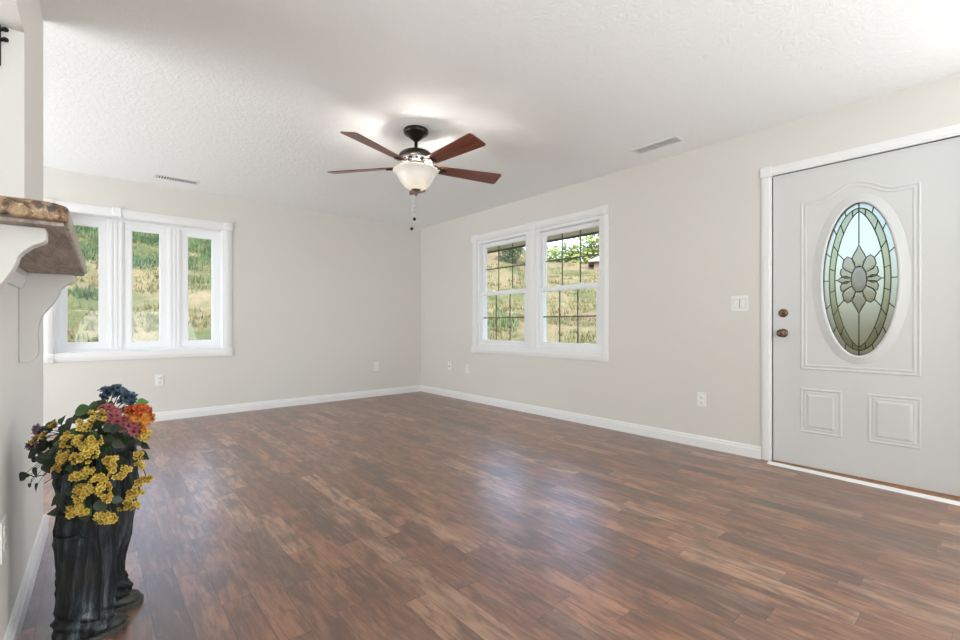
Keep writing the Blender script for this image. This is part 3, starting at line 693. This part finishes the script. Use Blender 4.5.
# black iron bracket on the far jamb
ib = empty('iron_bracket', P(-.295, OE, 1.994), RL, label='black iron bracket high on the jamb of the serving opening, top left picture edge', cat='bracket')
MB().box((-.014, -.012, -.082), (.012, -.0005, .062), .003).build('back_plate', 'black_iron', ib)
for z in (.048, .012):
    m = MB(); m.tube([(.008, -.010, z-.004), (.016, -.012, z-.002), (.022, -.014, z), (.026, -.014, z+.001)], [.006, .006, .008, .006], 10); m.lathe([(0, -.009), (.007, -.005), (.009, 0), (.007, .005), (0, .009)], (.024, -.014, z), 14); m.build('hook', 'black_iron', ib)

# ------------------------------------------------------------------ trouser planter
pl = empty('trouser_planter', (.02, 1.98, 0), 0, label='dark denim trouser shaped planter with shoes standing by the partition wall', cat='planter')
OX, OY = .02, 1.98
def ringp_(cx, cy, z, rx, ry, n=40, sq=2.3):
    out = []
    for i in range(n):
        a = 2*PI*i/n; ca, sa = math.cos(a), math.sin(a)
        out.append((cx-OX+rx*math.copysign(abs(ca)**(2/sq), ca), cy-OY+ry*math.copysign(abs(sa)**(2/sq), sa), z))
    return out
body = MB()
near = [(.026, -.014, 1.912, .076, .064), (.040, -.012, 1.912, .078, .067), (.070, -.011, 1.914, .078, .067), (.105, -.006, 1.916, .077, .067), (.17, .000, 1.918, .081, .069), (.26, .006, 1.92, .087, .072), (.36, .012, 1.924, .092, .076), (.44, .016, 1.93, .094, .078), (.48, .010, 1.94, .098, .08)]
far = [(.028, .040, 2.056, .070, .060), (.045, .042, 2.056, .080, .066), (.070, .040, 2.056, .078, .066), (.105, .036, 2.054, .068, .060), (.17, .036, 2.052, .072, .062), (.26, .038, 2.048, .080, .066), (.36, .038, 2.042, .088, .070), (.44, .036, 2.034, .092, .074), (.48, .030, 2.026, .092, .076)]
hip = [(.395, .020, 1.985, .088, .125), (.43, .020, 1.985, .100, .142), (.49, .020, 1.984, .104, .146), (.55, .020, 1.982, .100, .140), (.60, .020, 1.980, .098, .136), (.612, .020, 1.980, .096, .134)]
for sec in (near, far, hip): body.loft([ringp_(cx, cy, z, rx, ry) for z, cx, cy, rx, ry in sec])
me = body.mesh('tmp'); o = bpy.data.objects.new('tmp', me); COL.objects.link(o)
rm = o.modifiers.new('r', 'REMESH'); rm.mode = 'VOXEL'; rm.voxel_size = .0055; rm.use_smooth_shade = True
sm = o.modifiers.new('s', 'SMOOTH'); sm.iterations = 6; sm.factor = .5
dg = bpy.context.evaluated_depsgraph_get(); me2 = bpy.data.meshes.new_from_object(o.evaluated_get(dg)); bpy.data.objects.remove(o)
me2.name = 'trousers'
me2.attributes.new('wear', 'FLOAT', 'POINT'); ridge_v = [0.0]*len(me2.vertices)
nrms = [v.normal.copy() for v in me2.vertices]
for v in me2.vertices:
    c_ = v.co.copy(); nrm = nrms[v.index]
    q1 = noise.noise(Vector((c_.x*15+2, c_.y*15, c_.z*2.2+3+c_.x*4))); q2 = noise.noise(Vector((c_.x*34, c_.y*34, c_.z*4.5)))
    ridge = (1-min(1, abs(q1)*3.0))**2; ridge2 = (1-min(1, abs(q2)*3.2))**2
    f1 = ridge*.013+ridge2*.006+q1*.010-.008
    hem = math.exp(-((c_.z-.075)/.035)**2)*(.005*math.sin(c_.z*170+c_.x*70+c_.y*45))
    f1 *= min(1, .3+max(0, c_.z-.03)*5)
    ridge_v[v.index] = min(1, ridge*.75+ridge2*.5)-.28  # colour gets lighter along the fold ridges
    v.co = c_+nrm*(f1+hem)
me2.attributes['wear'].data.foreach_set('value', ridge_v); me2.update()
from mathutils.bvhtree import BVHTree
bvh = BVHTree.FromPolygons([v.co.copy() for v in me2.vertices], [tuple(p.vertices) for p in me2.polygons])
bmm = bmesh.new(); bmm.from_mesh(me2)
for f in bmm.faces: f.smooth = True
bmm.to_mesh(me2); bmm.free()
me2.materials.clear(); me2.materials.append(M['denim']); tro = bpy.data.objects.new('trousers', me2); COL.objects.link(tro); tro.parent = pl
# waistband, belt loops, pocket edges, soil
m = MB(); ww = ringp_(.020, 1.980, .598, .104, .142, 48); m.sweep([(p_[0], p_[1]) for p_ in ww], [(-.010, -.016), (0, -.016), (.004, -.008), (.004, .012), (0, .018), (-.010, .016)], lambda u, v, h_: (u, v, .598+h_), True); m.build('waistband', 'denim', pl)
for a in (-2.4, -1.5, -.6, .3, 1.2, 2.1, 3.0):
    q = Vector((.108*math.cos(a), .146*math.sin(a), .598)); m = MB(); m.box((-.005, -.007, -.024), (.005, .007, .022), .002); R_ = Matrix.Translation(q) @ Matrix.Rotation(a, 4, 'Z'); m.v = [tuple(R_ @ Vector(v)) for v in m.v]; m.build('belt_loop', 'denim', pl)
def surf(a, z):   # point on the hip / near leg surface, angle a about near-leg axis
    cx, cy, rx, ry = .010-OX, 1.924-OY, .094, .078
    p_ = Vector((cx+(rx+.03)*math.cos(a), cy+(ry+.03)*math.sin(a), z)); hit = bvh.find_nearest(p_); return hit[0]+hit[1]*.001
m = MB(); m.tube([surf(-2.9+.9*q/10, .452-.055*math.sin(q/10*PI/2)) for q in range(11)], .0055, 8); m.tube([surf(-2.85+1.1*q/10, .335+.012*math.sin(q/10*PI)) for q in range(11)], .004, 8)
m.tube([surf(-2.9, .452-.115*q/6) for q in range(7)], .0035, 8); m.tube([surf(-1.75, .40-.06*q/6) for q in range(7)], .0035, 8); m.build('side_pocket', 'denim', pl)
m = MB(); m.tube([surf(-1.25-.05*math.sin(q*.7), .44-.36*q/12) + Vector((-.012*q/12, -.004, 0)) for q in range(13)], .0032, 8); m.build('seam', 'denim', pl)
MB().lathe([(0, .620), (.05, .622), (.09, .612), (.094, .60)], n=24).build('soil', 'soil', pl)
# shoes
def shoe(cx, cy, ang):
    m = MB(); rings = []
    prof_ = [(-.085, .026, .052), (-.080, .031, .060), (-.05, .036, .064), (-.01, .037, .064), (.03, .040, .062), (.06, .042, .056), (.085, .042, .048), (.105, .038, .042), (.120, .028, .034), (.126, .014, .026)]
    prof_ = [(x*.55 if x < 0 else x*.94, hw_, ht) for x, hw_, ht in prof_]
    for x, hw_, ht in prof_:
        rr = []
        for i in range(20):
            a = 2*PI*i/20; y = hw_*math.copysign(abs(math.cos(a))**.8, math.cos(a)); z = .012+max(0, math.sin(a))**.75*(ht-.012) if math.sin(a) > 0 else .012
            rr.append((x, y, z))
        rings.append(rr)
    m.loft(rings); R_ = Matrix.Translation((cx-OX, cy-OY, 0)) @ Matrix.Rotation(ang, 4, 'Z'); m.v = [tuple(R_ @ Vector(v)) for v in m.v]
    s = m.build('shoe', 'shoe', pl)
    so = MB(); outl = [(x, hw_*1.10+.003) for x, hw_, ht in prof_]; outl = [(-.050, .012)]+outl+[(.124, .008)]
    poly_ = [(x, -y) for x, y in outl]+[(x, y) for x, y in reversed(outl)]
    so.prism(poly_, lambda u, v, d: (u, v, d), 0.0, .017)
    for k in range(len(poly_)):
        a_ = Vector(poly_[k]); b_ = Vector(poly_[(k+1) % len(poly_)]); L = (b_-a_).length; c_ = max(1, int(L/.011))
        for j in range(c_): q = a_.lerp(b_, (j+.5)/c_); so.box((q.x-.0034, q.y-.0034, .001), (q.x+.0034, q.y+.0034, .0165), .001)
    so.v = [tuple(R_ @ Vector(v)) for v in so.v]; so.build('sole', 'sole', s)
    l = MB()
    for k in range(3): x = .035+.018*k; l.tube([(x, -.026, .050-.004*k), (x+.004, 0, .066-.005*k), (x, .026, .050-.004*k)], .0028, 6)
    l.v = [tuple(R_ @ Vector(v)) for v in l.v]; l.build('laces', 'sole', s)
shoe(-.028, 1.903, .12); shoe(.020, 2.040, .0)

# ------------------------------------------------------------------ silk flower sprays in the planter
FWD = Vector((math.sin(YAW), math.cos(YAW), 0)); RGT = Vector((math.cos(YAW), -math.sin(YAW), 0))
def at(pxx, pyy, d): return FWD*d+RGT*((pxx-480)/451*d)+Vector((0, 0, EYE-d*(pyy-325)/451))
def crop(x, y, d): return at(20+x/4.264, 380+y/4.264, d)
def blossom_mesh(name, mat, R=.0085, n=5, cup=.35):
    m = MB(); 
    for k in range(n):
        a = 2*PI*k/n; R3 = Matrix.Rotation(a, 4, 'Z')
        pts = [(0, 0, 0), (.35*R, -.26*R, .12*R), (.35*R, .26*R, .12*R), (.72*R, -.42*R, cup*R*.7), (.75*R, 0, cup*R*.5), (.72*R, .42*R, cup*R*.7), (1.02*R, -.22*R, cup*R), (1.06*R, 0, cup*R*.8), (1.02*R, .22*R, cup*R)]
        m.add([tuple(R3 @ Vector(p_)) for p_ in pts], [(0, 1, 4, 2), (1, 3, 4), (2, 4, 5), (3, 6, 7, 4), (4, 7, 8, 5)], True)
    m.lathe([(0, .22*R), (.14*R, .16*R), (.16*R, 0)], n=6)
    me = m.mesh(name); me.materials.append(M[mat]); return me
def leaf_mesh(name, mat, L=.03, Wd=.022):
    m = MB(); n = 8; vs = []
    for i in range(n+1):
        t_ = i/n; w_ = Wd/2*math.sin(PI*min(1, t_**.72))*(1-.15*t_)+.0004; z = -.18*L*t_*t_
        vs += [(L*t_, -w_, z+.25*w_), (L*t_, 0, z), (L*t_, w_, z+.25*w_)]
    m.add(vs, [(i*3+j, i*3+j+1, i*3+3+j+1, i*3+3+j) for i in range(n) for j in range(2)], True)
    me = m.mesh(name); me.materials.append(M[mat]); return me
BM = {k: blossom_mesh('blossom', 'petal_'+k, r, 5, c) for k, r, c in (('yellow', .0078, .4), ('gold', .0078, .4), ('mauve', .0125, .3), ('purple', .012, .5), ('orange', .0125, .3), ('flame', .012, .4), ('blue', .0125, .5))}
LM = {k: leaf_mesh('leaf', 'leaf_'+k) for k in ('dark', 'mid', 'light')}
AXIS = Vector((.02, 1.98, .50))
def orient(o, loc, nrm, spin, scale=1.0):
    q = nrm.to_track_quat('Z', 'Y'); o.matrix_local = Matrix.Translation(loc) @ q.to_matrix().to_4x4() @ Matrix.Rotation(spin, 4, 'Z') @ Matrix.Scale(scale, 4)
def spray(name, label, cat, group, base, clusters, leaves, rnd):
    """clusters: (position, radius, blossom keys, count); leaves: (position, direction, size, key)"""
    r = empty(name, base, 0, label=label, cat=cat, group=group)
    base = Vector(base); st = MB()
    for c_, rad, keys, cnt in clusters:
        out = (c_-AXIS); out = Vector((out.x, out.y, out.z*.5)).normalized()
        mid = base.lerp(c_, .45)+Vector((0, 0, .05)) + out*.01
        pts = []
        for i in range(9):
            t_ = i/8; pts.append((base*(1-t_)**2+mid*2*t_*(1-t_)+c_*t_*t_)-base)
        st.tube(pts, .0014, 5)
        for k in range(int(cnt*1.5)):
            v = Vector((rnd.gauss(0, 1), rnd.gauss(0, 1), rnd.gauss(0, 1))).normalized()
            if v.dot(out) < -.25: v = v-2*v.dot(out)*out
            pos = c_+Vector((v.x, v.y, v.z*.85))*rad*(.55+.45*rnd.random())
            b_ = bpy.data.objects.new('blossom', BM[rnd.choice(keys)]); COL.objects.link(b_); b_.parent = r
            nn = (v*.8+out*.6+Vector((0, 0, .15))+Vector((rnd.gauss(0, .4), rnd.gauss(0, .4), rnd.gauss(0, .4)))).normalized()
            orient(b_, pos-base, nn, rnd.random()*6, .9+.3*rnd.random())
            st.tube([c_-base, pos-base], .0008, 4)
    for p_, dr, L, key in leaves:
        l = bpy.data.objects.new('leaf', LM[key]); COL.objects.link(l); l.parent = r
        dr = dr.normalized(); up = (Vector((0, 0, 1))*.5-FWD*.9+RGT*rnd.gauss(0, .3)); up = (up-dr*up.dot(dr)).normalized(); sd = up.cross(dr)
        R3 = Matrix((dr, sd, up)).transposed().to_4x4()
        l.matrix_local = Matrix.Translation(p_-base) @ R3 @ Matrix.Scale(L/.03, 4)
        st.tube([(base.lerp(p_, .72)+Vector((0, 0, .006)))-base, p_-base], .0009, 4)
    st.build('stem', 'stem_green', r)
    return r
rnd = random.Random(11)
def Y(x, y, rpx, d, cnt=9, keys=('yellow', 'yellow', 'gold')): return (crop(x, y, d), rpx/4.264*d/451*1.0, keys, cnt)
def LF(x, y, d, dx, dy, L, key='dark', dd=0): return (crop(x, y, d), RGT*dx+Vector((0, 0, -dy))+FWD*dd, L, key)
soil = lambda dx, dy: (OX+dx, OY+dy, .612)
sprays = [
 ('yellow_flower_spray', 'yellow blossom spray at the crown of the bouquet, left of the mauve flowers', soil(-.02, -.05),
  [Y(335, 160, 40, 1.40, 13), Y(280, 190, 32, 1.385, 9, ('gold', 'yellow'))], [LF(300, 225, 1.40, .3, 1, .03), LF(250, 165, 1.40, -1, .2, .032)]),
 ('yellow_flower_spray', 'yellow blossom spray over the near side just under the crown', soil(-.04, -.04),
  [Y(212, 256, 36, 1.365, 11, ('gold', 'yellow')), Y(268, 258, 30, 1.355, 9), Y(320, 262, 30, 1.355, 9)], [LF(230, 290, 1.36, -.5, 1, .03), LF(300, 285, 1.36, .5, .9, .03)]),
 ('yellow_flower_spray', 'bright yellow blossom spray across the middle of the near side', soil(-.03, -.06),
  [Y(300, 312, 42, 1.345, 14, ('yellow',)), Y(245, 335, 26, 1.345, 8), Y(195, 328, 32, 1.355, 9, ('gold', 'yellow')), Y(160, 372, 18, 1.37, 5, ('gold',))], [LF(350, 330, 1.36, .6, .8, .03), LF(215, 360, 1.35, -.3, 1, .028)]),
 ('yellow_flower_spray', 'yellow blossom spray hanging down the near leg in a long tail', soil(-.02, -.07),
  [Y(250, 405, 28, 1.34, 9), Y(283, 392, 20, 1.34, 5), Y(265, 470, 34, 1.335, 11), Y(250, 498, 20, 1.335, 5), Y(232, 545, 30, 1.335, 10), Y(272, 555, 26, 1.33, 8), Y(222, 572, 20, 1.335, 5, ('gold', 'yellow'))], [LF(290, 430, 1.35, .5, .9, .03), LF(240, 440, 1.345, -.6, .8, .026)]),
 ('yellow_flower_spray', 'yellow blossom spray hanging over the middle of the near leg with two dark leaves', soil(-.01, -.08),
  [Y(305, 455, 26, 1.335, 7), Y(345, 425, 28, 1.335, 9), Y(355, 468, 30, 1.33, 9), Y(376, 500, 18, 1.33, 5), Y(362, 585, 30, 1.33, 10), Y(392, 590, 20, 1.33, 6), Y(338, 580, 16, 1.33, 4)], [LF(325, 515, 1.335, .7, .7, .045), LF(350, 540, 1.335, -.6, .4, .04), LF(330, 400, 1.35, .1, 1, .03)]),
 ('yellow_flower_spray', 'yellow blossom spray beside the bare denim strip at the front', soil(.02, -.07),
  [Y(387, 342, 20, 1.36, 6), Y(425, 390, 36, 1.36, 12), Y(395, 360, 16, 1.36, 4)], [LF(370, 375, 1.365, -.2, 1, .03)]),
 ('yellow_flower_spray', 'yellow blossom spray trailing in the air on the far right side of the planter', soil(.06, .0),
  [Y(500, 325, 22, 1.47, 7), Y(508, 366, 20, 1.47, 6), Y(540, 420, 22, 1.47, 7), Y(510, 426, 18, 1.465, 5), Y(488, 465, 26, 1.46, 8), Y(475, 490, 24, 1.46, 7), Y(450, 536, 22, 1.455, 7), Y(485, 536, 22, 1.455, 6), Y(512, 482, 14, 1.46, 4)], [LF(505, 305, 1.49, .8, .7, .042), LF(460, 505, 1.47, -.3, 1, .028)]),
 ('yellow_flower_spray', 'small yellow blossom spray under the orange flowers', soil(.05, .02),
  [Y(535, 235, 26, 1.45, 8), Y(508, 228, 18, 1.45, 5)], [LF(500, 255, 1.46, .6, .7, .03)]),
 ('yellow_flower_spray', 'sparse yellow blossom spray leaning out at the far left of the bouquet', soil(-.06, .0),
  [Y(66, 252, 18, 1.44, 5, ('gold',)), Y(150, 195, 16, 1.45, 5, ('gold',)), Y(106, 237, 14, 1.44, 4, ('gold',))], [LF(120, 260, 1.43, -.6, .5, .04), LF(95, 280, 1.43, -.5, .8, .04), LF(140, 215, 1.45, -.8, -.2, .034), LF(75, 300, 1.43, -.8, .5, .034), LF(130, 300, 1.43, -.2, 1, .036), LF(110, 210, 1.45, .3, -.9, .028, 'mid')]),
]
for nm, lab, bs, cl, lv in sprays: spray(nm, lab, 'flowers', 'yellow silk flower sprays in the planter', bs, cl, lv, rnd)
spray('mauve_flower_spray', 'dusty mauve blossom spray between the yellow crown and the orange flowers', 'flowers', None, soil(.02, -.03),
  [Y(365, 128, 26, 1.42, 6, ('mauve',)), Y(400, 158, 28, 1.41, 7, ('mauve',)), Y(430, 182, 26, 1.41, 7, ('mauve',)), Y(420, 200, 16, 1.405, 3, ('mauve',)), Y(472, 192, 22, 1.425, 5, ('mauve',)), Y(490, 216, 18, 1.43, 4, ('mauve',))],
  [LF(415, 215, 1.40, .2, 1, .05, 'dark'), LF(455, 235, 1.42, -.1, 1, .035, 'mid'), LF(385, 200, 1.41, -.3, 1, .04), LF(350, 105, 1.44, -.9, -.3, .03)], rnd)
spray('orange_flower_spray', 'orange blossom spray at the front edge of the bouquet', 'flowers', None, soil(.05, .0),
  [Y(510, 128, 25, 1.45, 6, ('flame',)), Y(535, 130, 20, 1.455, 4, ('flame',)), Y(470, 128, 16, 1.45, 3, ('flame',)), Y(500, 165, 25, 1.44, 6, ('orange',)), Y(533, 165, 24, 1.45, 6, ('orange',)), Y(530, 196, 24, 1.45, 5, ('orange',)), Y(480, 166, 18, 1.44, 4, ('orange',))],
  [LF(498, 95, 1.46, .9, -.1, .034, 'light'), LF(525, 100, 1.47, 1, -.3, .018, 'mid'), LF(520, 270, 1.46, .7, .6, .03)], rnd)
spray('blue_flower_spray', 'slate blue blossom spray topmost on the bouquet', 'flowers', None, soil(.02, .03),
  [Y(375, 52, 26, 1.50, 7, ('blue',)), Y(402, 46, 20, 1.50, 4, ('blue',)), Y(425, 60, 28, 1.50, 7, ('blue',)), Y(455, 82, 28, 1.50, 7, ('blue',)), Y(470, 97, 18, 1.50, 3, ('blue',)), Y(350, 74, 10, 1.50, 2, ('blue',)), Y(440, 100, 16, 1.5, 3, ('blue',))],
  [LF(400, 100, 1.48, -.8, .3, .04), LF(440, 115, 1.47, .5, .5, .036), LF(370, 100, 1.48, -1, .0, .04, 'dark')], rnd)
spray('purple_flower_spray', 'muted purple blossom spray at the left above the ivy trail', 'flowers', None, soil(-.05, .02),
  [Y(90, 212, 18, 1.46, 4, ('purple',)), Y(58, 276, 16, 1.45, 4, ('purple',)), Y(92, 268, 14, 1.44, 3, ('purple',))], [LF(135, 205, 1.46, .2, -.8, .03, 'mid'), LF(175, 190, 1.46, .3, -1, .032, 'dark'), LF(165, 185, 1.46, .5, -.8, .024, 'mid')], rnd)
# ivy trail hanging at the left with its wiry stem, dark leafy mass
iv = spray('ivy_spray', 'dark ivy trail with pointed leaves hanging out at the far left', 'ivy', None, soil(-.07, -.01), [],
  [LF(28, 395, 1.42, -.7, .7, .040), LF(70, 370, 1.42, -.2, 1, .038), LF(78, 345, 1.42, -.6, -.3, .028), LF(105, 355, 1.42, .3, .8, .036), LF(78, 440, 1.42, -.4, .9, .034), LF(45, 440, 1.42, -.3, .6, .018), LF(40, 410, 1.42, -1, -.3, .018), LF(80, 300, 1.43, -.8, .4, .05), LF(90, 310, 1.43, .4, .8, .05), LF(140, 320, 1.42, -.2, 1, .045), LF(115, 245, 1.43, -.5, .6, .05), LF(130, 275, 1.43, -.7, .3, .05), LF(150, 255, 1.44, -.3, .9, .05)], rnd)
b0 = Vector(soil(-.07, -.01)); m = MB()
m.tube([p_-b0 for p_ in (b0, crop(150, 300, 1.42), crop(137, 370, 1.42), crop(105, 405, 1.42), crop(60, 412, 1.42), crop(28, 400, 1.42))], .0016, 6)
m.tube([p_-b0 for p_ in (crop(60, 412, 1.42), crop(48, 425, 1.42), crop(45, 455, 1.42))], .0012, 5); m.tube([p_-b0 for p_ in (crop(200, 380, 1.40), crop(150, 412, 1.40), crop(105, 440, 1.40))], .0013, 5)
m.build('vine', 'stem_green', iv)
lv = []
for k in range(210):
    x = rnd.uniform(150, 400); y = rnd.uniform(175, 560)
    if x > 385 and y > 260: continue
    if y > 400 and not 190 < x < 390: continue
    if y < 175+max(0, 250-x)*.55: continue
    lv.append(LF(x, y, 1.395+rnd.uniform(-.02, .025), rnd.gauss(0, 1), rnd.uniform(-.2, 1.2), rnd.uniform(.03, .048), 'dark' if rnd.random() < .9 else 'mid', rnd.gauss(0, .3)))
for x, y, dx, dy, L in ((235, 132, 1, -.1, .055), (290, 125, 1, -.2, .045), (175, 235, .6, -.9, .05), (190, 200, .8, -.7, .05), (220, 175, 1, -.5, .05), (165, 285, .2, -1, .05), (260, 155, 1, -.3, .045), (330, 105, -1, .1, .034)):
    lv.append(LF(x, y, 1.42, dx, dy, L, 'mid' if y < 135 else 'dark'))
spray('foliage_bunch', 'bunch of dark green leaves filling the bouquet behind the yellow blossoms', 'foliage', None, soil(-.02, -.02), [], lv, rnd)

# ------------------------------------------------------------------ outdoors
def emax(az):
    pts = [(-80, 14), (20, 15), (36, 13.5), (42, 11.0), (46, 10.0), (49, 8.0), (58, 7.2), (66, 5), (74, 2.0), (140, 1.0)]
    for (a, b_), (c_, d_) in zip(pts, pts[1:]):
        if a <= az <= c_: return b_+(d_-b_)*(az-a)/(c_-a)
    return pts[0][1] if az < pts[0][0] else pts[-1][1]
R0, R1 = 8.0, 40.0
def terr(r, az):
    zc = EYE+R1*math.tan(math.radians(emax(az))); x, y = r*math.sin(math.radians(az)), r*math.cos(math.radians(az))
    t_ = max(0, (r-R0)/(R1-R0)); t_ = t_ if t_ < 1 else 1-(t_-1)*.15
    z = -.4+(zc+.4)*t_
    if r > R0: z += .28*noise.noise(Vector((x*.22, y*.22, 1)))*min(1, (r-R0)/4)+.09*noise.noise(Vector((x*.9, y*.9, 5)))
    return (x, y, z)
m = MB(); na_, nr_ = 150, 90
for i in range(na_+1):
    for j in range(nr_+1):
        az = -85+225*i/na_; r = 1.0+72*(j/nr_)**1.6; m.v.append(terr(r, az))
m.f = [(i*(nr_+1)+j, (i+1)*(nr_+1)+j, (i+1)*(nr_+1)+j+1, i*(nr_+1)+j+1) for i in range(na_) for j in range(nr_)]; m.sm = [True]*len(m.f)
struct(m.build('ground', 'hill'), 'grassy hillside with bare dirt patches outside the windows', 'hillside')
def blades(name, mat, spots, label):
    m = MB()
    for x, y, z, h_, w_, n_ in spots:
        for k in range(n_):
            a = rnd.uniform(0, 2*PI); dx, dy = math.cos(a), math.sin(a); ln_ = rnd.uniform(.1, .6)*h_; ox, oy = rnd.uniform(-.5, .5)*w_, rnd.uniform(-.5, .5)*w_; hh = h_*rnd.uniform(.6, 1.1); bw = w_*.045+.006
            m.v += [(x+ox-dy*bw, y+oy+dx*bw, z-.03), (x+ox+dy*bw, y+oy-dx*bw, z-.03), (x+ox+dx*ln_, y+oy+dy*ln_, z+hh)]; q = len(m.v); m.f.append((q-3, q-2, q-1)); m.sm.append(False)
    me = bpy.data.meshes.new(name); me.from_pydata(m.v, [], m.f); me.materials.append(M[mat]); o = bpy.data.objects.new(name, me); COL.objects.link(o)
    return tag(o, label, 'grass', None, 'stuff')
sp = []
for k in range(6500):
    az = rnd.choice([rnd.uniform(-6, 13), rnd.uniform(38, 60)]); r = 8.5+30*rnd.random()**1.2; x, y, z = terr(r, az)
    if noise.noise(Vector((x*.5, y*.5, 9))) > -.05+.2*(rnd.random()-.5): sp.append((x, y, z, rnd.uniform(.06, .18), .35, 6))
blades('grass', 'grass', sp, 'dry yellow-green grass on the hillside outside the windows')
sp = []
for k in range(5200):
    az = rnd.uniform(-7, 14); r = rnd.uniform(13, 27); x, y, z = terr(r, az)
    lim = .05 + (.25 if r > 23 else 0) + (.3 if r < 15 else 0)+max(0, az-7)*.04
    if noise.noise(Vector((x*.42+4, y*.42, 2)))+.5*noise.noise(Vector((x*1.3, y*1.3, 8))) > lim-.10: sp.append((x, y, z, rnd.uniform(.08, .22), .40, 10))
for k in range(160):
    az = rnd.uniform(43, 47); r = rnd.uniform(11, 16); x, y, z = terr(r, az)
    if noise.noise(Vector((x*.4, y*.4, 7))) > .1: sp.append((x, y, z, rnd.uniform(.2, .45), .5, 6))
blades('weeds', 'weed', sp, 'taller blue-green weeds growing in patches on the hillside')
def tree(name, az, r, hgt, wd, mat, label, cat, n_=900, tr=.35, sz=.22):
    x, y, z = terr(r, az); t_ = empty(name, (x, y, z), 0, label=label, cat=cat, group='trees on the hill crest' if cat == 'tree' else None)
    m = MB(); m.tube([(0, 0, -.2), (.03, 0, hgt*tr), (0, .04, hgt*.75)], [.05*hgt*.4, .04*hgt*.4, .01], 8)
    for k in range(5): a = k*1.26; m.tube([(0, 0, hgt*tr*.9), (math.cos(a)*wd*.3, math.sin(a)*wd*.3, hgt*.7)], [.012*hgt, .004], 6)
    m.build('trunk', 'bark', t_)
    m = MB(); blobs = [(rnd.gauss(0, .22)*wd, rnd.gauss(0, .22)*wd, hgt*(tr+.15)+rnd.random()*hgt*(.75-tr), wd*rnd.uniform(.2, .34)) for _ in range(9)]
    for k in range(n_):
        bx_, by_, bz_, br_ = rnd.choice(blobs); v = Vector((rnd.gauss(0, 1), rnd.gauss(0, 1), rnd.gauss(0, .8))).normalized()*br_*rnd.uniform(.7, 1.05)
        c_ = Vector((bx_, by_, bz_))+v; s_ = sz*rnd.uniform(.6, 1.2); u_ = Vector((rnd.gauss(0, 1), rnd.gauss(0, 1), rnd.gauss(0, 1))).normalized(); w_ = u_.orthogonal().normalized()
        q = len(m.v); m.v += [tuple(c_-u_*s_), tuple(c_+w_*s_*.5), tuple(c_+u_*s_), tuple(c_-w_*s_*.5)]; m.f.append((q, q+1, q+2, q+3)); m.sm.append(False)
    me = bpy.data.meshes.new('crown'); me.from_pydata(m.v, [], m.f); me.materials.append(M[mat]); o = bpy.data.objects.new('crown', me); COL.objects.link(o); o.parent = t_
    return t_
tree('dark_bush', 44.4, 27, 1.35, 2.0, 'tree_dark', 'dark green bushy tree seen through the upper left sash of the double window', 'bush', 1500, .08, .09)
tree('pale_tree', 50.2, 50, 2.9, 4.2, 'tree_pale', 'pale green tree on the hill crest, first left in the right sash', 'tree', 900, .12, .3)
tree('pale_tree', 52.6, 46, 3.2, 4.4, 'tree_pale', 'tall pale green tree on the hill crest near the middle of the right sash', 'tree', 900, .12, .3)
tree('pale_tree', 54.7, 51, 3.2, 4.2, 'tree_pale', 'pale green tree on the hill crest just above the grey shed roof', 'tree', 900, .12, .3)
tree('pale_tree', 56.8, 42, 3.4, 4.6, 'tree_pale', 'larger pale green tree on the crest at the right edge of the right sash', 'tree', 900, .12, .3)
tree('pale_tree', 48.0, 44, 1.6, 2.6, 'tree_pale', 'low pale green tree on the hill crest beside the window mullion', 'tree', 700, .12, .25)
# shed on the hill
x, y, z = terr(36, 56.3); sh = empty('hill_shed', (x, y, z), math.radians(35), label='small grey-roofed shed on the hillside through the right sash', cat='shed')
MB().box((-1.4, -.8, -.5), (1.4, .8, .25)).build('shed_body', 'fascia', sh)
m = MB(); m.prism([(-1.2, .22), (1.2, .22), (1.2, .30), (0, .75), (-1.2, .30)], lambda u, v, d: (d, u, v), -1.9, 1.9); m.build('shed_roof', 'roof_grey', sh)
# eave over the right wall, siding outside
m = MB(); m.box((XW+TH+.02, YR-.3, 2.262), (5.2, YW+1.5, 2.28)); struct(m.build('eave_soffit', 'soffit'), 'cream eave soffit above the double window outside', 'eave')
m = MB(); m.box((5.2, YR-.3, 2.235), (5.23, YW+1.5, 2.42)); struct(m.build('eave_fascia', 'fascia'), 'dark brown eave edge outside the double window', 'eave')
m = MB(); m.box((XW+TH+.01, YR-.3, 2.42), (5.28, YW+1.5, 2.60)); struct(m.build('roof', 'roof_grey'), 'grey roof edge over the eave', 'roof')
